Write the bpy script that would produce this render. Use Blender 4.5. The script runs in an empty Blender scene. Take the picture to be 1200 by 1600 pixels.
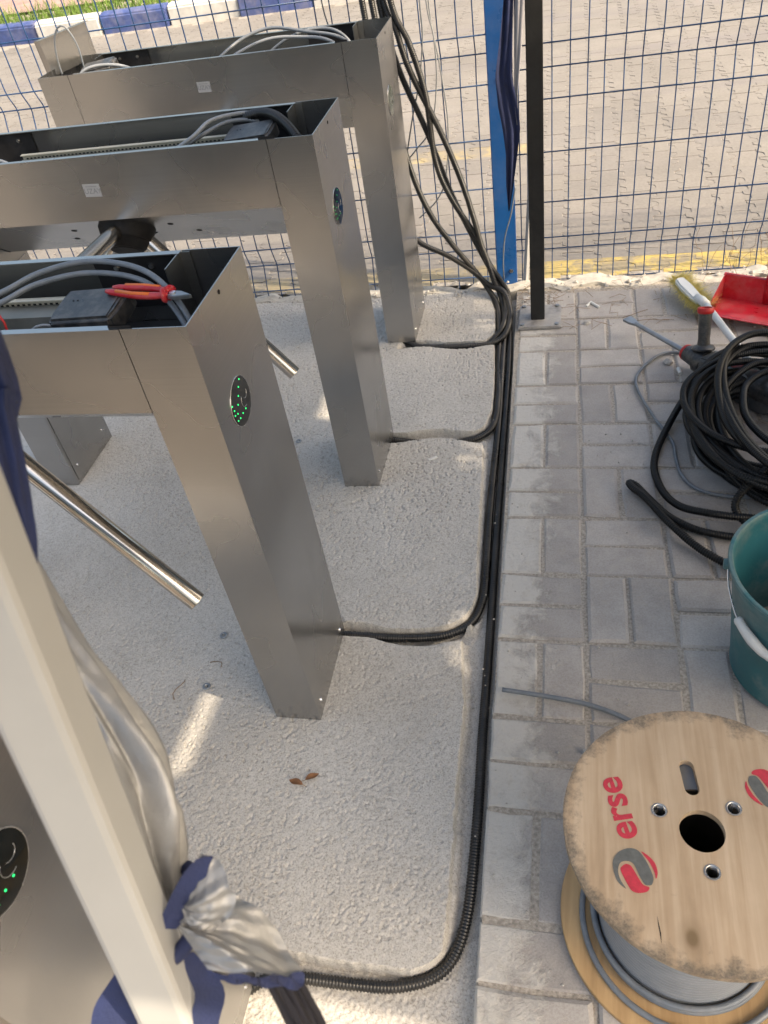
import bpy, bmesh, math, random
import numpy as np
from mathutils import Vector, Matrix

random.seed(7); rng = np.random.default_rng(7)
R = math.radians
scene = bpy.context.scene
col = scene.collection

# ------------------------------------------------------------------ camera
cam_d = bpy.data.cameras.new('camera'); cam = bpy.data.objects.new('camera', cam_d); col.objects.link(cam)
yaw, pitch, roll = -0.298762, 0.727106, -0.188486
fw = Vector((math.sin(yaw)*math.cos(pitch), math.cos(yaw)*math.cos(pitch), -math.sin(pitch)))
r0 = Vector((math.cos(yaw), -math.sin(yaw), 0)); u0 = r0.cross(fw)
rt = r0*math.cos(roll) + u0*math.sin(roll); up = u0*math.cos(roll) - r0*math.sin(roll)
M = Matrix((rt, up, -fw)).transposed().to_4x4(); M.translation = (0.51476, -0.91760, 1.48178)
cam.matrix_world = M
cam_d.sensor_fit = 'VERTICAL'; cam_d.sensor_height = 24; cam_d.sensor_width = 18
cam_d.lens = 1246.37/1600*24
cam_d.clip_start = 0.02; cam_d.clip_end = 1500
cam_d.dof.use_dof = True; cam_d.dof.focus_distance = 1.75; cam_d.dof.aperture_fstop = 6.5
scene.camera = cam

# ------------------------------------------------------------------ sky and sun
SUN_EL, SUN_AZ = R(43), R(105.1)         # the sun stands to the right, behind the tent
w = bpy.data.worlds.new('World'); scene.world = w; w.use_nodes = True
nt = w.node_tree; bg = nt.nodes['Background']
sky = nt.nodes.new('ShaderNodeTexSky'); sky.sky_type = 'NISHITA'; sky.sun_disc = False
sky.sun_elevation = SUN_EL; sky.sun_rotation = SUN_AZ
sky.air_density = 1.5; sky.dust_density = 7.0; sky.ozone_density = 0.2
nt.links.new(sky.outputs[0], bg.inputs[0]); bg.inputs[1].default_value = 0.15
sl = bpy.data.lights.new('sun', 'SUN'); sl.energy = 3.1; sl.angle = R(0.53); sl.color = (1, .83, .62)
so = bpy.data.objects.new('sun', sl); col.objects.link(so)
to_sun = Vector((math.sin(SUN_AZ)*math.cos(SUN_EL), math.cos(SUN_AZ)*math.cos(SUN_EL), math.sin(SUN_EL)))
so.rotation_euler = (-to_sun).to_track_quat('-Z', 'Y').to_euler(); so.location = to_sun*20
scene.view_settings.view_transform = 'Standard'; scene.view_settings.look = 'None'
scene.view_settings.exposure = 1.14; scene.view_settings.gamma = 1
try: scene.view_settings.use_curve_mapping = False
except Exception: pass

# ------------------------------------------------------------------ materials
def new_mat(name):
    m = bpy.data.materials.new(name); m.use_nodes = True
    return m, m.node_tree, m.node_tree.nodes['Principled BSDF']
def nd(nt, t, **kw):
    n = nt.nodes.new(t)
    for k, v in kw.items():
        if k in n.inputs: n.inputs[k].default_value = v
        else: setattr(n, k, v)
    return n
def ramp(nt, fac, stops):
    n = nt.nodes.new('ShaderNodeValToRGB'); e = n.color_ramp.elements
    while len(e) < len(stops): e.new(0.5)
    for el, (p, c) in zip(e, stops):
        el.position = p; el.color = (c, c, c, 1) if not isinstance(c, tuple) else (*c, 1)
    nt.links.new(fac, n.inputs[0]); return n
def noise(nt, vec, scale, detail=5, rough=.6, dist=0):
    n = nt.nodes.new('ShaderNodeTexNoise'); n.inputs['Scale'].default_value = scale; n.inputs['Detail'].default_value = detail
    n.inputs['Roughness'].default_value = rough; n.inputs['Distortion'].default_value = dist
    if vec is not None: nt.links.new(vec, n.inputs['Vector'])
    return n
def mapping(nt, vec, scale):
    n = nt.nodes.new('ShaderNodeMapping'); n.inputs['Scale'].default_value = scale; nt.links.new(vec, n.inputs['Vector']); return n.outputs[0]
def mix(nt, fac, a, b, mode='MIX'):
    n = nt.nodes.new('ShaderNodeMix'); n.data_type = 'RGBA'; n.blend_type = mode
    if isinstance(fac, (int, float)): n.inputs[0].default_value = fac
    else: nt.links.new(fac, n.inputs[0])
    for i, v in ((6, a), (7, b)):
        if isinstance(v, tuple): n.inputs[i].default_value = (*v, 1)
        else: nt.links.new(v, n.inputs[i])
    return n.outputs[2]
def bump(nt, p, height, strength, dist, prev=None):
    n = nt.nodes.new('ShaderNodeBump'); n.inputs['Strength'].default_value = strength; n.inputs['Distance'].default_value = dist
    nt.links.new(height, n.inputs['Height'])
    if prev is not None: nt.links.new(prev, n.inputs['Normal'])
    nt.links.new(n.outputs[0], p.inputs['Normal']); return n.outputs[0]
def pos(nt): return nt.nodes.new('ShaderNodeNewGeometry').outputs['Position']
def objc(nt): return nt.nodes.new('ShaderNodeTexCoord').outputs['Object']
def simple(name, c, rough=.5, metal=0., var=.25, scale=30, bmp=0., bscale=200, dust=0., spec=None, coords='obj'):
    m, nt, p = new_mat(name)
    v = objc(nt) if coords == 'obj' else pos(nt)
    n = noise(nt, v, scale, 6)
    lo = tuple(x*(1-var) for x in c); hi = tuple(min(1, x*(1+var)) for x in c)
    cr = ramp(nt, n.outputs[0], [(.3, lo), (.7, hi)])
    out = cr.outputs[0]
    if dust:
        n2 = noise(nt, v, scale*.6, 8, .7); f = ramp(nt, n2.outputs[0], [(.45, 0.), (.75, dust)])
        out = mix(nt, f.outputs[0], out, (.42, .38, .33))
    nt.links.new(out, p.inputs['Base Color'])
    rr = ramp(nt, n.outputs[0], [(.3, max(0, rough-.08)), (.7, min(1, rough+.1))]); nt.links.new(rr.outputs[0], p.inputs['Roughness'])
    p.inputs['Metallic'].default_value = metal
    if spec is not None: p.inputs['Specular IOR Level'].default_value = spec
    if bmp:
        nb = noise(nt, v, bscale, 4); bump(nt, p, nb.outputs[0], bmp, .002)
    return m

def mat_steel(name='stainless_steel', c=(.405, .404, .40), rough=.24):
    m, nt, p = new_mat(name); v = objc(nt)
    p.inputs['Metallic'].default_value = .95 if 'stainless' in name else 1
    g = noise(nt, mapping(nt, v, (1.2, 1.2, 380)), 1.0, 2, .5)          # brushed grain running level
    s = noise(nt, v, 4, 2, .5)                                    # cloudy handling marks
    a = ramp(nt, g.outputs[0], [(.3, tuple(x*.965 for x in c)), (.7, tuple(x*1.035 for x in c))])
    b = ramp(nt, s.outputs[0], [(.35, (1.03, 1.03, 1.03)), (.75, (.93, .92, .91))])
    o = mix(nt, 1.0, a.outputs[0], b.outputs[0], 'MULTIPLY')
    # a few dull fingerprints and drips
    k = noise(nt, mapping(nt, v, (1, 1, .4)), 13, 1, .5); kr = ramp(nt, k.outputs[0], [(.55, 0.), (.95, .30)])
    o = mix(nt, kr.outputs[0], o, (.26, .245, .225))
    nt.links.new(o, p.inputs['Base Color'])
    rr = ramp(nt, s.outputs[0], [(.3, rough-.04), (.75, rough+.10)])
    ad = nt.nodes.new('ShaderNodeMath'); ad.operation = 'MULTIPLY_ADD'; nt.links.new(kr.outputs[0], ad.inputs[0]); ad.inputs[1].default_value = .18; nt.links.new(rr.outputs[0], ad.inputs[2])
    nt.links.new(ad.outputs[0], p.inputs['Roughness'])
    b1 = bump(nt, p, g.outputs[0], .07, .0005)
    lf = noise(nt, v, 1.6, 0); bump(nt, p, lf.outputs[0], .15, .010, b1)
    return m
STEEL = mat_steel()
STEEL_IN = mat_steel('inner_steel', (.36, .36, .35), .34)
TUBE = mat_steel('polished_tube', (.56, .535, .50), .15)
CHROME = simple('screw_steel', (.6, .6, .6), .25, 1, .1)
BLACK_METAL = simple('black_bracket_metal', (.02, .02, .022), .38, .2, .3)
BLACK_PLASTIC = simple('black_plastic', (.028, .03, .033), .34, 0, .25, 60, .15, 600, .25)
HUB_BLACK = simple('hub_black', (.008, .008, .009), .6, 0, .2, 40, 0, 100, .03, .2)
RAIL = simple('olive_grey_rail', (.20, .205, .185), .5, .3, .15)
STRIP = simple('perforated_strip', (.50, .47, .38), .5, .2, .1)
DARKHOLE = simple('dark_hole', (.008, .008, .008), .9, 0, .1)
GREY_CABLE = simple('grey_cable_sheath', (.145, .165, .19), .42, 0, .15, 40, 0, 100, .25)
PALE_CABLE = simple('pale_cable_sheath', (.25, .265, .28), .42, 0, .1)
CONDUIT = simple('black_conduit', (.009, .0095, .0105), .32, 0, .3, 14, 0, 100, .09)
CONDUIT_COIL = simple('black_conduit_coil', (.0065, .0075, .009), .36, 0, .3, 14, 0, 100, .02, .3)
WIRE_BLUE = simple('blue_coated_wire', (.012, .052, .15), .32, 0, .2)
POST_BLUE = simple('blue_post_paint', (.008, .10, .34), .3, 0, .15, 8, .1, 60, .15)
POST_BLACK = simple('black_post_paint', (.010, .010, .010), .45, 0, .3, 20, .2, 120, .03)
NAVY = simple('navy_fabric', (.018, .027, .085), .75, 0, .25, 30, .5, 500)
WHITE_PAINT = simple('white_pole_paint', (.43, .435, .425), .36, 0, .05, 6, .12, 60, .16)
PALE_POST = simple('pale_pole_paint', (.38, .38, .38), .4, 0, .05)
PLATE = simple('mortar_spattered_plate', (.33, .32, .31), .55, .35, .35, 40, .6, 150, .9)
RED_PLASTIC = simple('red_plastic', (.50, .010, .022), .33, 0, .15, 20, 0, 100, .3)
RED_RUBBER = simple('red_rubber', (.45, .02, .02), .45, 0, .1)
ORANGE = simple('orange_plastic', (.75, .16, .02), .4, 0, .1)
TEAL = simple('teal_plastic', (.022, .125, .145), .45, 0, .2, 9, .1, 200, .55)
WHITE_PLASTIC = simple('white_plastic', (.66, .67, .66), .4, 0, .06, 20, 0, 100, .2)
YELLOW_BRISTLE = simple('yellow_bristle', (.72, .62, .20), .55, 0, .2, 80)
CHISEL = simple('chisel_steel', (.28, .30, .32), .4, .8, .2)
CEMENT = simple('dried_cement', (.40, .38, .34), .85, 0, .25, 40, .6, 120)
DRUM = simple('wound_cable', (.20, .215, .235), .5, 0, .1)
LEAF = simple('dry_leaf', (.20, .09, .035), .7, 0, .3, 90)
TWIG = simple('dry_twig', (.22, .15, .09), .8, 0, .3, 60)
PEBBLE = simple('pebble', (.42, .40, .37), .8, 0, .2, 100, .5, 300)
SCREEN = simple('indicator_glass', (.012, .013, .012), .07, 0, .1)
GRASS = simple('grass_blades', (.10, .17, .025), .6, 0, .4, 3, coords='pos')
KERB_BLUE = simple('kerb_blue_paint', (.055, .085, .24), .6, 0, .25, 12, .4, 60, .35, coords='pos')
KERB_WHITE = simple('kerb_white_paint', (.56, .55, .52), .6, 0, .15, 12, .4, 60, .35, coords='pos')
STICKER = simple('sticker_paper', (.40, .39, .385), .35, 0, .05)
INK = simple('grey_print', (.25, .25, .25), .6, 0, .1)
PRINT_RED = simple('red_print', (.50, .035, .06), .75, 0, .22, 110)
PRINT_GREY = simple('dark_grey_print', (.12, .125, .12), .75, 0, .25, 110)
def mat_led():
    m, nt, p = new_mat('green_led'); p.inputs['Base Color'].default_value = (.01, .25, .06, 1)
    p.inputs['Emission Color'].default_value = (.02, 1, .22, 1); p.inputs['Emission Strength'].default_value = .9; return m
LED = mat_led(); LED_DIM = mat_led(); LED_DIM.node_tree.nodes['Principled BSDF'].inputs['Emission Strength'].default_value = .14
def mat_silver():
    m, nt, p = new_mat('silver_coated_fabric'); v = objc(nt)
    n = noise(nt, v, 9, 7, .65); a = ramp(nt, n.outputs[0], [(.3, (.24, .243, .247)), (.7, (.36, .363, .367))])
    nt.links.new(a.outputs[0], p.inputs['Base Color']); p.inputs['Metallic'].default_value = .35; p.inputs['Roughness'].default_value = .46
    n1 = noise(nt, v, 14, 3); mv = nt.nodes.new('ShaderNodeMix'); mv.data_type = 'VECTOR'; mv.inputs[0].default_value = .10; nt.links.new(v, mv.inputs[4]); nt.links.new(n1.outputs[1], mv.inputs[5])
    vo = nt.nodes.new('ShaderNodeTexVoronoi'); vo.feature = 'DISTANCE_TO_EDGE'; vo.inputs['Scale'].default_value = 26; nt.links.new(mv.outputs[1], vo.inputs['Vector'])
    b0 = bump(nt, p, vo.outputs['Distance'], .14, .012)
    n2 = noise(nt, v, 60, 5, .6, .8); b1 = bump(nt, p, n2.outputs[0], .22, .004, b0)
    n3 = noise(nt, v, 900, 2); bump(nt, p, n3.outputs[0], .2, .0006, b1); return m
SILVER = mat_silver()
def mat_roof():
    m, nt, p = new_mat('tent_roof_fabric'); v = pos(nt)
    n = noise(nt, v, 3, 6); a = ramp(nt, n.outputs[0], [(.3, (.45, .44, .43)), (.7, (.55, .545, .53))])
    nt.links.new(a.outputs[0], p.inputs['Base Color']); p.inputs['Roughness'].default_value = .6
    return m
ROOF = mat_roof()
def mat_slab():
    m, nt, p = new_mat('rough_concrete'); v = pos(nt)
    n = noise(nt, v, 2.6, 8, .65); a = ramp(nt, n.outputs[0], [(.28, (.42, .402, .372)), (.5, (.50, .482, .45)), (.75, (.57, .552, .52))])
    sp1 = noise(nt, v, 300, 4, .75); s1 = ramp(nt, sp1.outputs[0], [(.32, (.50, .485, .465)), (.49, (.97, .965, .96)), (.68, (1.13, 1.13, 1.13))])   # mixed sand tones; the dark specks stand in for shade in the pits
    sp2 = noise(nt, v, 120, 3, .6); s2 = ramp(nt, sp2.outputs[0], [(.33, (.84, .83, .81)), (.52, (1., 1., 1.))])
    o = mix(nt, 1., mix(nt, 1., a.outputs[0], s1.outputs[0], 'MULTIPLY'), s2.outputs[0], 'MULTIPLY')
    n3 = noise(nt, v, 7, 8, .7, .5); f = ramp(nt, n3.outputs[0], [(.60, 0.), (.74, .4)]); o = mix(nt, f.outputs[0], o, (.38, .335, .28))
    n5 = noise(nt, v, 38, 6, .7, .4); f5 = ramp(nt, n5.outputs[0], [(.66, 0.), (.74, .45)]); o = mix(nt, f5.outputs[0], o, (.30, .27, .235))
    nt.links.new(o, p.inputs['Base Color']); p.inputs['Roughness'].default_value = .92
    wp = noise(nt, v, 3.1, 3); wr = ramp(nt, wp.outputs[0], [(.36, .35), (.56, 1.)])                 # trowelled smoother in places
    vo = nt.nodes.new('ShaderNodeTexVoronoi'); vo.inputs['Scale'].default_value = 125; nt.links.new(v, vo.inputs['Vector'])
    pn = noise(nt, v, 95, 4, .65); pa = nt.nodes.new('ShaderNodeMath'); pa.operation = 'MULTIPLY_ADD'; nt.links.new(pn.outputs[0], pa.inputs[0]); pa.inputs[1].default_value = .9; nt.links.new(vo.outputs['Distance'], pa.inputs[2])
    pr_ = ramp(nt, pa.outputs[0], [(.62, 0.), (.80, 1.)])
    mu = nt.nodes.new('ShaderNodeMath'); mu.operation = 'MULTIPLY'; nt.links.new(pr_.outputs[0], mu.inputs[0]); nt.links.new(wr.outputs[0], mu.inputs[1])
    b1 = bump(nt, p, mu.outputs[0], .3, .0016)
    return m
SLAB = mat_slab()
def mat_paver():
    m, nt, p = new_mat('grey_paver'); v = pos(nt)
    oi = nt.nodes.new('ShaderNodeObjectInfo').outputs['Random']
    n = noise(nt, v, 9, 7, .65); a = ramp(nt, n.outputs[0], [(.3, (.335, .318, .302)), (.7, (.45, .43, .41))])
    k = ramp(nt, oi, [(0., (.84, .825, .815)), (.5, (1., .985, .97)), (1., (1.12, 1.10, 1.075))])
    o = mix(nt, 1., a.outputs[0], k.outputs[0], 'MULTIPLY')
    n2 = noise(nt, v, 260, 4, .7); s = ramp(nt, n2.outputs[0], [(.3, (.78, .77, .77)), (.6, (1., 1., 1.))]); o = mix(nt, 1., o, s.outputs[0], 'MULTIPLY')
    # cement slurry spilled along the slab side of the paving
    sx = nt.nodes.new('ShaderNodeSeparateXYZ'); nt.links.new(v, sx.inputs[0])
    mr = nt.nodes.new('ShaderNodeMapRange'); nt.links.new(sx.outputs[0], mr.inputs[0])
    mr.inputs[1].default_value = .34; mr.inputs[2].default_value = .56; mr.inputs[3].default_value = .62; mr.inputs[4].default_value = .0
    n3 = noise(nt, v, 13, 8, .7, .3)
    ad = nt.nodes.new('ShaderNodeMath'); ad.operation = 'ADD'; nt.links.new(mr.outputs[0], ad.inputs[0]); nt.links.new(n3.outputs[0], ad.inputs[1])
    f = ramp(nt, ad.outputs[0], [(.72, 0.), (.90, .85)]); o = mix(nt, f.outputs[0], o, (.60, .58, .54))
    nd2 = noise(nt, v, 34, 6, .7); fd = ramp(nt, nd2.outputs[0], [(.54, 0.), (.70, .45)]); o = mix(nt, fd.outputs[0], o, (.40, .355, .30))
    nt.links.new(o, p.inputs['Base Color']); p.inputs['Roughness'].default_value = .88
    b1 = bump(nt, p, n2.outputs[0], .45, .0015)
    nb = noise(nt, v, 90, 6, .75); hm = nt.nodes.new('ShaderNodeMath'); hm.operation = 'MULTIPLY'
    nt.links.new(nb.outputs[0], hm.inputs[0]); nt.links.new(f.outputs[0], hm.inputs[1]); bump(nt, p, hm.outputs[0], 1.0, .007, b1)
    return m
PAVER = mat_paver()
SAND = simple('joint_sand', (.36, .325, .28), .95, 0, .4, 160, .9, 500, coords='pos')
ROAD_SAND = simple('road_joint_sand', (.29, .268, .238), .95, 0, .3, 60, .5, 300, coords='pos')
EARTH = simple('packed_earth', (.15, .128, .105), .95, 0, .3, 3, .6, 50, coords='pos')
SOIL = simple('dusty_soil', (.36, .31, .25), .95, 0, .3, 4, .8, 60, coords='pos')
def mat_road():
    m, nt, p = new_mat('road_block'); v = pos(nt)
    oi = nt.nodes.new('ShaderNodeObjectInfo').outputs['Random']
    n = noise(nt, v, 1.6, 8, .65); a = ramp(nt, n.outputs[0], [(.3, (.16, .15, .138)), (.7, (.225, .212, .196))])
    k = ramp(nt, oi, [(0., (.93, .93, .94)), (1., (1.06, 1.05, 1.03))]); o = mix(nt, 1., a.outputs[0], k.outputs[0], 'MULTIPLY')
    n2 = noise(nt, v, 60, 6, .7); s = ramp(nt, n2.outputs[0], [(.3, (.80, .79, .78)), (.65, (1.05, 1.05, 1.05))])
    o = mix(nt, 1., o, s.outputs[0], 'MULTIPLY')
    n3 = noise(nt, mapping(nt, v, (.10, 1.0, 1)), 1.5, 4); f = ramp(nt, n3.outputs[0], [(.56, 0.), (.66, .5)]); o = mix(nt, f.outputs[0], o, (.165, .152, .155))
    # two worn yellow paint lines
    sx = nt.nodes.new('ShaderNodeSeparateXYZ'); nt.links.new(v, sx.inputs[0])
    def band(val, c, h):
        q = nt.nodes.new('ShaderNodeMath'); q.operation = 'COMPARE'; nt.links.new(val, q.inputs[0]); q.inputs[1].default_value = c; q.inputs[2].default_value = h; return q.outputs[0]
    def op(kind_, x, y):
        q = nt.nodes.new('ShaderNodeMath'); q.operation = kind_
        for i, t in enumerate((x, y)):
            if isinstance(t, (int, float)): q.inputs[i].default_value = t
            else: nt.links.new(t, q.inputs[i])
        return q.outputs[0]
    yy_ = op('SUBTRACT', sx.outputs[1], op('MULTIPLY', sx.outputs[0], .0175))
    near = band(yy_, 2.08, .075); far = op('MULTIPLY', band(yy_, 3.475, .08), op('LESS_THAN', sx.outputs[0], .33))
    n4 = noise(nt, v, 7, 8, .72); w1 = ramp(nt, n4.outputs[0], [(.45, .9), (.54, .22)]); w2 = ramp(nt, n4.outputs[0], [(.36, .45), (.56, .06)])
    wl = nt.nodes.new('ShaderNodeMapRange'); nt.links.new(sx.outputs[0], wl.inputs[0]); wl.inputs[1].default_value = .3; wl.inputs[2].default_value = .6; wl.inputs[3].default_value = .3; wl.inputs[4].default_value = 1.
    pf = op('ADD', op('MULTIPLY', op('MULTIPLY', near, wl.outputs[0]), w1.outputs[0]), op('MULTIPLY', far, w2.outputs[0]))
    o = mix(nt, pf, o, (.52, .39, .10))
    nt.links.new(o, p.inputs['Base Color']); p.inputs['Roughness'].default_value = .8
    bump(nt, p, n2.outputs[0], .5, .003); return m
ROAD = mat_road()
PINK = simple('pink_paving', (.33, .215, .185), .85, 0, .2, 5, .4, 40, coords='pos')
def mat_wood(name, c1, c2, grime):
    m, nt, p = new_mat(name); v = objc(nt)
    g = noise(nt, mapping(nt, v, (55, 3.2, 10)), 1., 6, .6, .6)
    a = ramp(nt, g.outputs[0], [(.28, tuple(x*.86 for x in c1)), (.42, c1), (.72, c2)])
    big = noise(nt, v, 7, 6, .6); b = ramp(nt, big.outputs[0], [(.3, (.86, .83, .78)), (.7, (1.06, 1.04, 1.0))])
    o = mix(nt, 1., a.outputs[0], b.outputs[0], 'MULTIPLY')
    # a knot in the ply
    sv = nt.nodes.new('ShaderNodeVectorMath'); sv.operation = 'SUBTRACT'; nt.links.new(v, sv.inputs[0]); sv.inputs[1].default_value = (-.029, -.151, .0)
    mv = mapping(nt, sv.outputs[0], (1.45, 1., 0.)); ln = nt.nodes.new('ShaderNodeVectorMath'); ln.operation = 'LENGTH'; nt.links.new(mv, ln.inputs[0])
    kn = ramp(nt, ln.outputs[1], [(.0, .9), (.0105, .85), (.0125, .30), (.030, 0.)])
    if grime: o = mix(nt, kn.outputs[0], o, (.16, .105, .05))
    # grime on the rim
    sx = nt.nodes.new('ShaderNodeSeparateXYZ'); nt.links.new(v, sx.inputs[0]); cx = nt.nodes.new('ShaderNodeCombineXYZ')
    nt.links.new(sx.outputs[0], cx.inputs[0]); nt.links.new(sx.outputs[1], cx.inputs[1])
    l2 = nt.nodes.new('ShaderNodeVectorMath'); l2.operation = 'LENGTH'; nt.links.new(cx.outputs[0], l2.inputs[0])
    mr = nt.nodes.new('ShaderNodeMapRange'); nt.links.new(l2.outputs[1], mr.inputs[0])
    mr.inputs[1].default_value = .135; mr.inputs[2].default_value = .196; mr.inputs[3].default_value = 0; mr.inputs[4].default_value = .52
    n3 = noise(nt, v, 22, 9, .74, .2); ad = nt.nodes.new('ShaderNodeMath'); ad.operation = 'ADD'; nt.links.new(mr.outputs[0], ad.inputs[0]); nt.links.new(n3.outputs[0], ad.inputs[1])
    n6 = noise(nt, v, 190, 6, .75); s6 = ramp(nt, n6.outputs[0], [(.35, .5), (.60, 1.)]); f = ramp(nt, ad.outputs[0], [(.83, 0.), (1.0, grime*.85)])
    gm = nt.nodes.new('ShaderNodeMath'); gm.operation = 'MULTIPLY'; nt.links.new(f.outputs[0], gm.inputs[0]); nt.links.new(s6.outputs[0], gm.inputs[1]); o = mix(nt, gm.outputs[0], o, (.07, .068, .06))
    sc_ = noise(nt, mapping(nt, v, (9, 60, 9)), 1., 7, .75, .3); sf = ramp(nt, sc_.outputs[0], [(.63, 0.), (.72, grime*.38)]); o = mix(nt, sf.outputs[0], o, (.22, .165, .11))
    nt.links.new(o, p.inputs['Base Color']); p.inputs['Roughness'].default_value = .62
    bump(nt, p, g.outputs[0], .18, .0015); return m
WOOD = mat_wood('plywood', (.45, .335, .225), (.565, .45, .33), .95)
WOOD_LOW = mat_wood('plywood_lower', (.42, .275, .135), (.53, .365, .19), .0)

# ------------------------------------------------------------------ mesh helpers
class MB:
    def __init__(s): s.v = []; s.f = []
    def add(s, verts, faces):
        o = len(s.v); s.v += [tuple(map(float, p)) for p in verts]; s.f += [tuple(i+o for i in f) for f in faces]; return s
    def box(s, x0, x1, y0, y1, z0, z1):
        v = [(x, y, z) for z in (z0, z1) for y in (y0, y1) for x in (x0, x1)]
        return s.add(v, [(0, 2, 3, 1), (4, 5, 7, 6), (0, 1, 5, 4), (2, 6, 7, 3), (0, 4, 6, 2), (1, 3, 7, 5)])
    def prism(s, poly, a, b, axis):
        # poly: ccw 2-D points, extruded from a to b along the axis
        def P(q, t): return {'x': (t, q[0], q[1]), 'y': (q[0], t, q[1]), 'z': (q[0], q[1], t)}[axis]
        n = len(poly); v = [P(q, a) for q in poly] + [P(q, b) for q in poly]
        f = [tuple(range(n))[::-1], tuple(range(n, 2*n))] + [(i, (i+1) % n, n+(i+1) % n, n+i) for i in range(n)]
        return s.add(v, f)
    def sheet(s, pts, t, a, b, axis):
        # folded sheet metal: an open 2-D line given a thickness t (to its left) and extruded
        P = [Vector(p) for p in pts]; off = []
        for i, p in enumerate(P):
            d1 = (P[i]-P[i-1]).normalized() if i else None
            d2 = (P[i+1]-P[i]).normalized() if i < len(P)-1 else None
            n1 = Vector((-d1.y, d1.x)) if d1 else None; n2 = Vector((-d2.y, d2.x)) if d2 else None
            if n1 is None: o = n2*t
            elif n2 is None: o = n1*t
            else:
                h = (n1+n2).normalized(); o = h*(t/max(.2, h.dot(n1)))
            off.append(p+o)
        for i in range(len(P)-1):
            s.prism([tuple(P[i]), tuple(P[i+1]), tuple(off[i+1]), tuple(off[i])], a, b, axis)
        return s
    def tube(s, path, r, n=10, cap=True, closed=False):
        P = np.asarray(path, float); N = len(P); rr = np.full(N, r) if np.isscalar(r) else np.asarray(r)
        T = np.gradient(P, axis=0)
        if closed: T = np.roll(P, -1, 0)-np.roll(P, 1, 0)
        T /= np.linalg.norm(T, axis=1)[:, None]+1e-12
        a = np.array([0, 0, 1.]) if abs(T[0, 2]) < .9 else np.array([1., 0, 0])
        u = np.cross(T[0], a); u /= np.linalg.norm(u); th = np.arange(n)*2*np.pi/n; vs = []
        for i in range(N):
            u = u-T[i]*(u@T[i]); u /= np.linalg.norm(u)+1e-12; b = np.cross(T[i], u)
            vs.append(P[i]+rr[i]*(np.cos(th)[:, None]*u+np.sin(th)[:, None]*b))
        v = np.concatenate(vs); f = []
        for i in range(N if closed else N-1):
            j = (i+1) % N
            for k in range(n):
                k2 = (k+1) % n; f.append((i*n+k, i*n+k2, j*n+k2, j*n+k))
        if cap and not closed: f += [tuple(range(n))[::-1], tuple(range((N-1)*n, N*n))]
        return s.add(v, f)
    def lathe(s, prof, n=48, cx=0, cy=0, close=False):
        v = []; f = []; m = len(prof)
        for i in range(n):
            a = 2*math.pi*i/n
            for (r, z) in prof: v.append((cx+r*math.cos(a), cy+r*math.sin(a), z))
        for i in range(n):
            j = (i+1) % n
            for k in range(m if close else m-1):
                k2 = (k+1) % m; f.append((i*m+k, j*m+k, j*m+k2, i*m+k2))
        return s.add(v, f)
    def disc(s, c, r, h, axis, n=14, r2=None):
        a = np.arange(n)*2*np.pi/n; ax = Vector(axis).normalized(); t = Vector((0, 0, 1)) if abs(ax.z) < .9 else Vector((1, 0, 0))
        u = ax.cross(t).normalized(); b = ax.cross(u); c = Vector(c); r2 = r if r2 is None else r2
        v = [c+u*(r*math.cos(q))+b*(r*math.sin(q)) for q in a]+[c+ax*h+u*(r2*math.cos(q))+b*(r2*math.sin(q)) for q in a]
        return s.add(v, [tuple(range(n))[::-1], tuple(range(n, 2*n))]+[(i, (i+1) % n, n+(i+1) % n, n+i) for i in range(n)])
    def mesh(s, name, mat, smooth=False, bev=0., seg=2):
        me = bpy.data.meshes.new(name); me.from_pydata(s.v, [], s.f)
        bm = bmesh.new(); bm.from_mesh(me); bmesh.ops.remove_doubles(bm, verts=bm.verts, dist=1e-6)
        bmesh.ops.recalc_face_normals(bm, faces=bm.faces)
        if bev:
            es = [e for e in bm.edges if len(e.link_faces) == 2 and e.calc_face_angle(0) > .5]
            bmesh.ops.bevel(bm, geom=es, offset=bev, segments=seg, affect='EDGES', clamp_overlap=True)
        bm.to_mesh(me); bm.free()
        me.materials.append(mat)
        if smooth is True: me.shade_smooth() if hasattr(me, 'shade_smooth') else None
        elif smooth:
            me.shade_smooth(); me.set_sharp_from_angle(angle=smooth)
        return me
def fast_mesh(name, v, f, mat, smooth=True):
    me = bpy.data.meshes.new(name); me.from_pydata([tuple(p) for p in v], [], f); me.materials.append(mat)
    if smooth: me.shade_smooth()
    return me
def ob(name, me, parent=None, loc=None, rot=None):
    o = bpy.data.objects.new(name, me); col.objects.link(o)
    if parent is not None: o.parent = parent
    if loc is not None: o.location = loc
    if rot is not None: o.rotation_euler = rot
    return o
def empty(name, loc=(0, 0, 0), rot=(0, 0, 0)):
    o = ob(name, None, None, loc, rot); o.empty_display_size = .1; return o
def tag(o, label, cat, group=None):
    o['label'] = label; o['category'] = cat
    if group: o['group'] = group
    return o
def kind(o, k): o['kind'] = k; return o
def smooth_path(pts, step=.01, closed=False):
    P = np.asarray(pts, float)
    if closed: Q = np.vstack([P[-1], P, P[0], P[1]])
    else: Q = np.vstack([2*P[0]-P[1], P, 2*P[-1]-P[-2]])
    out = []
    for i in range(1, len(Q)-2):
        p0, p1, p2, p3 = Q[i-1:i+3]; n = max(4, int(np.linalg.norm(p2-p1)/step*1.5))
        t = np.linspace(0, 1, n, endpoint=False)[:, None]
        out.append(.5*((2*p1)+(-p0+p2)*t+(2*p0-5*p1+4*p2-p3)*t**2+(-p0+3*p1-3*p2+p3)*t**3))
    if not closed: out.append(Q[-2][None])
    C = np.concatenate(out); d = np.r_[0, np.cumsum(np.linalg.norm(np.diff(C, axis=0), axis=1))]
    n = max(2, int(d[-1]/step)); s = np.linspace(0, d[-1], n)
    return np.stack([np.interp(s, d, C[:, k]) for k in range(3)], 1)
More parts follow.
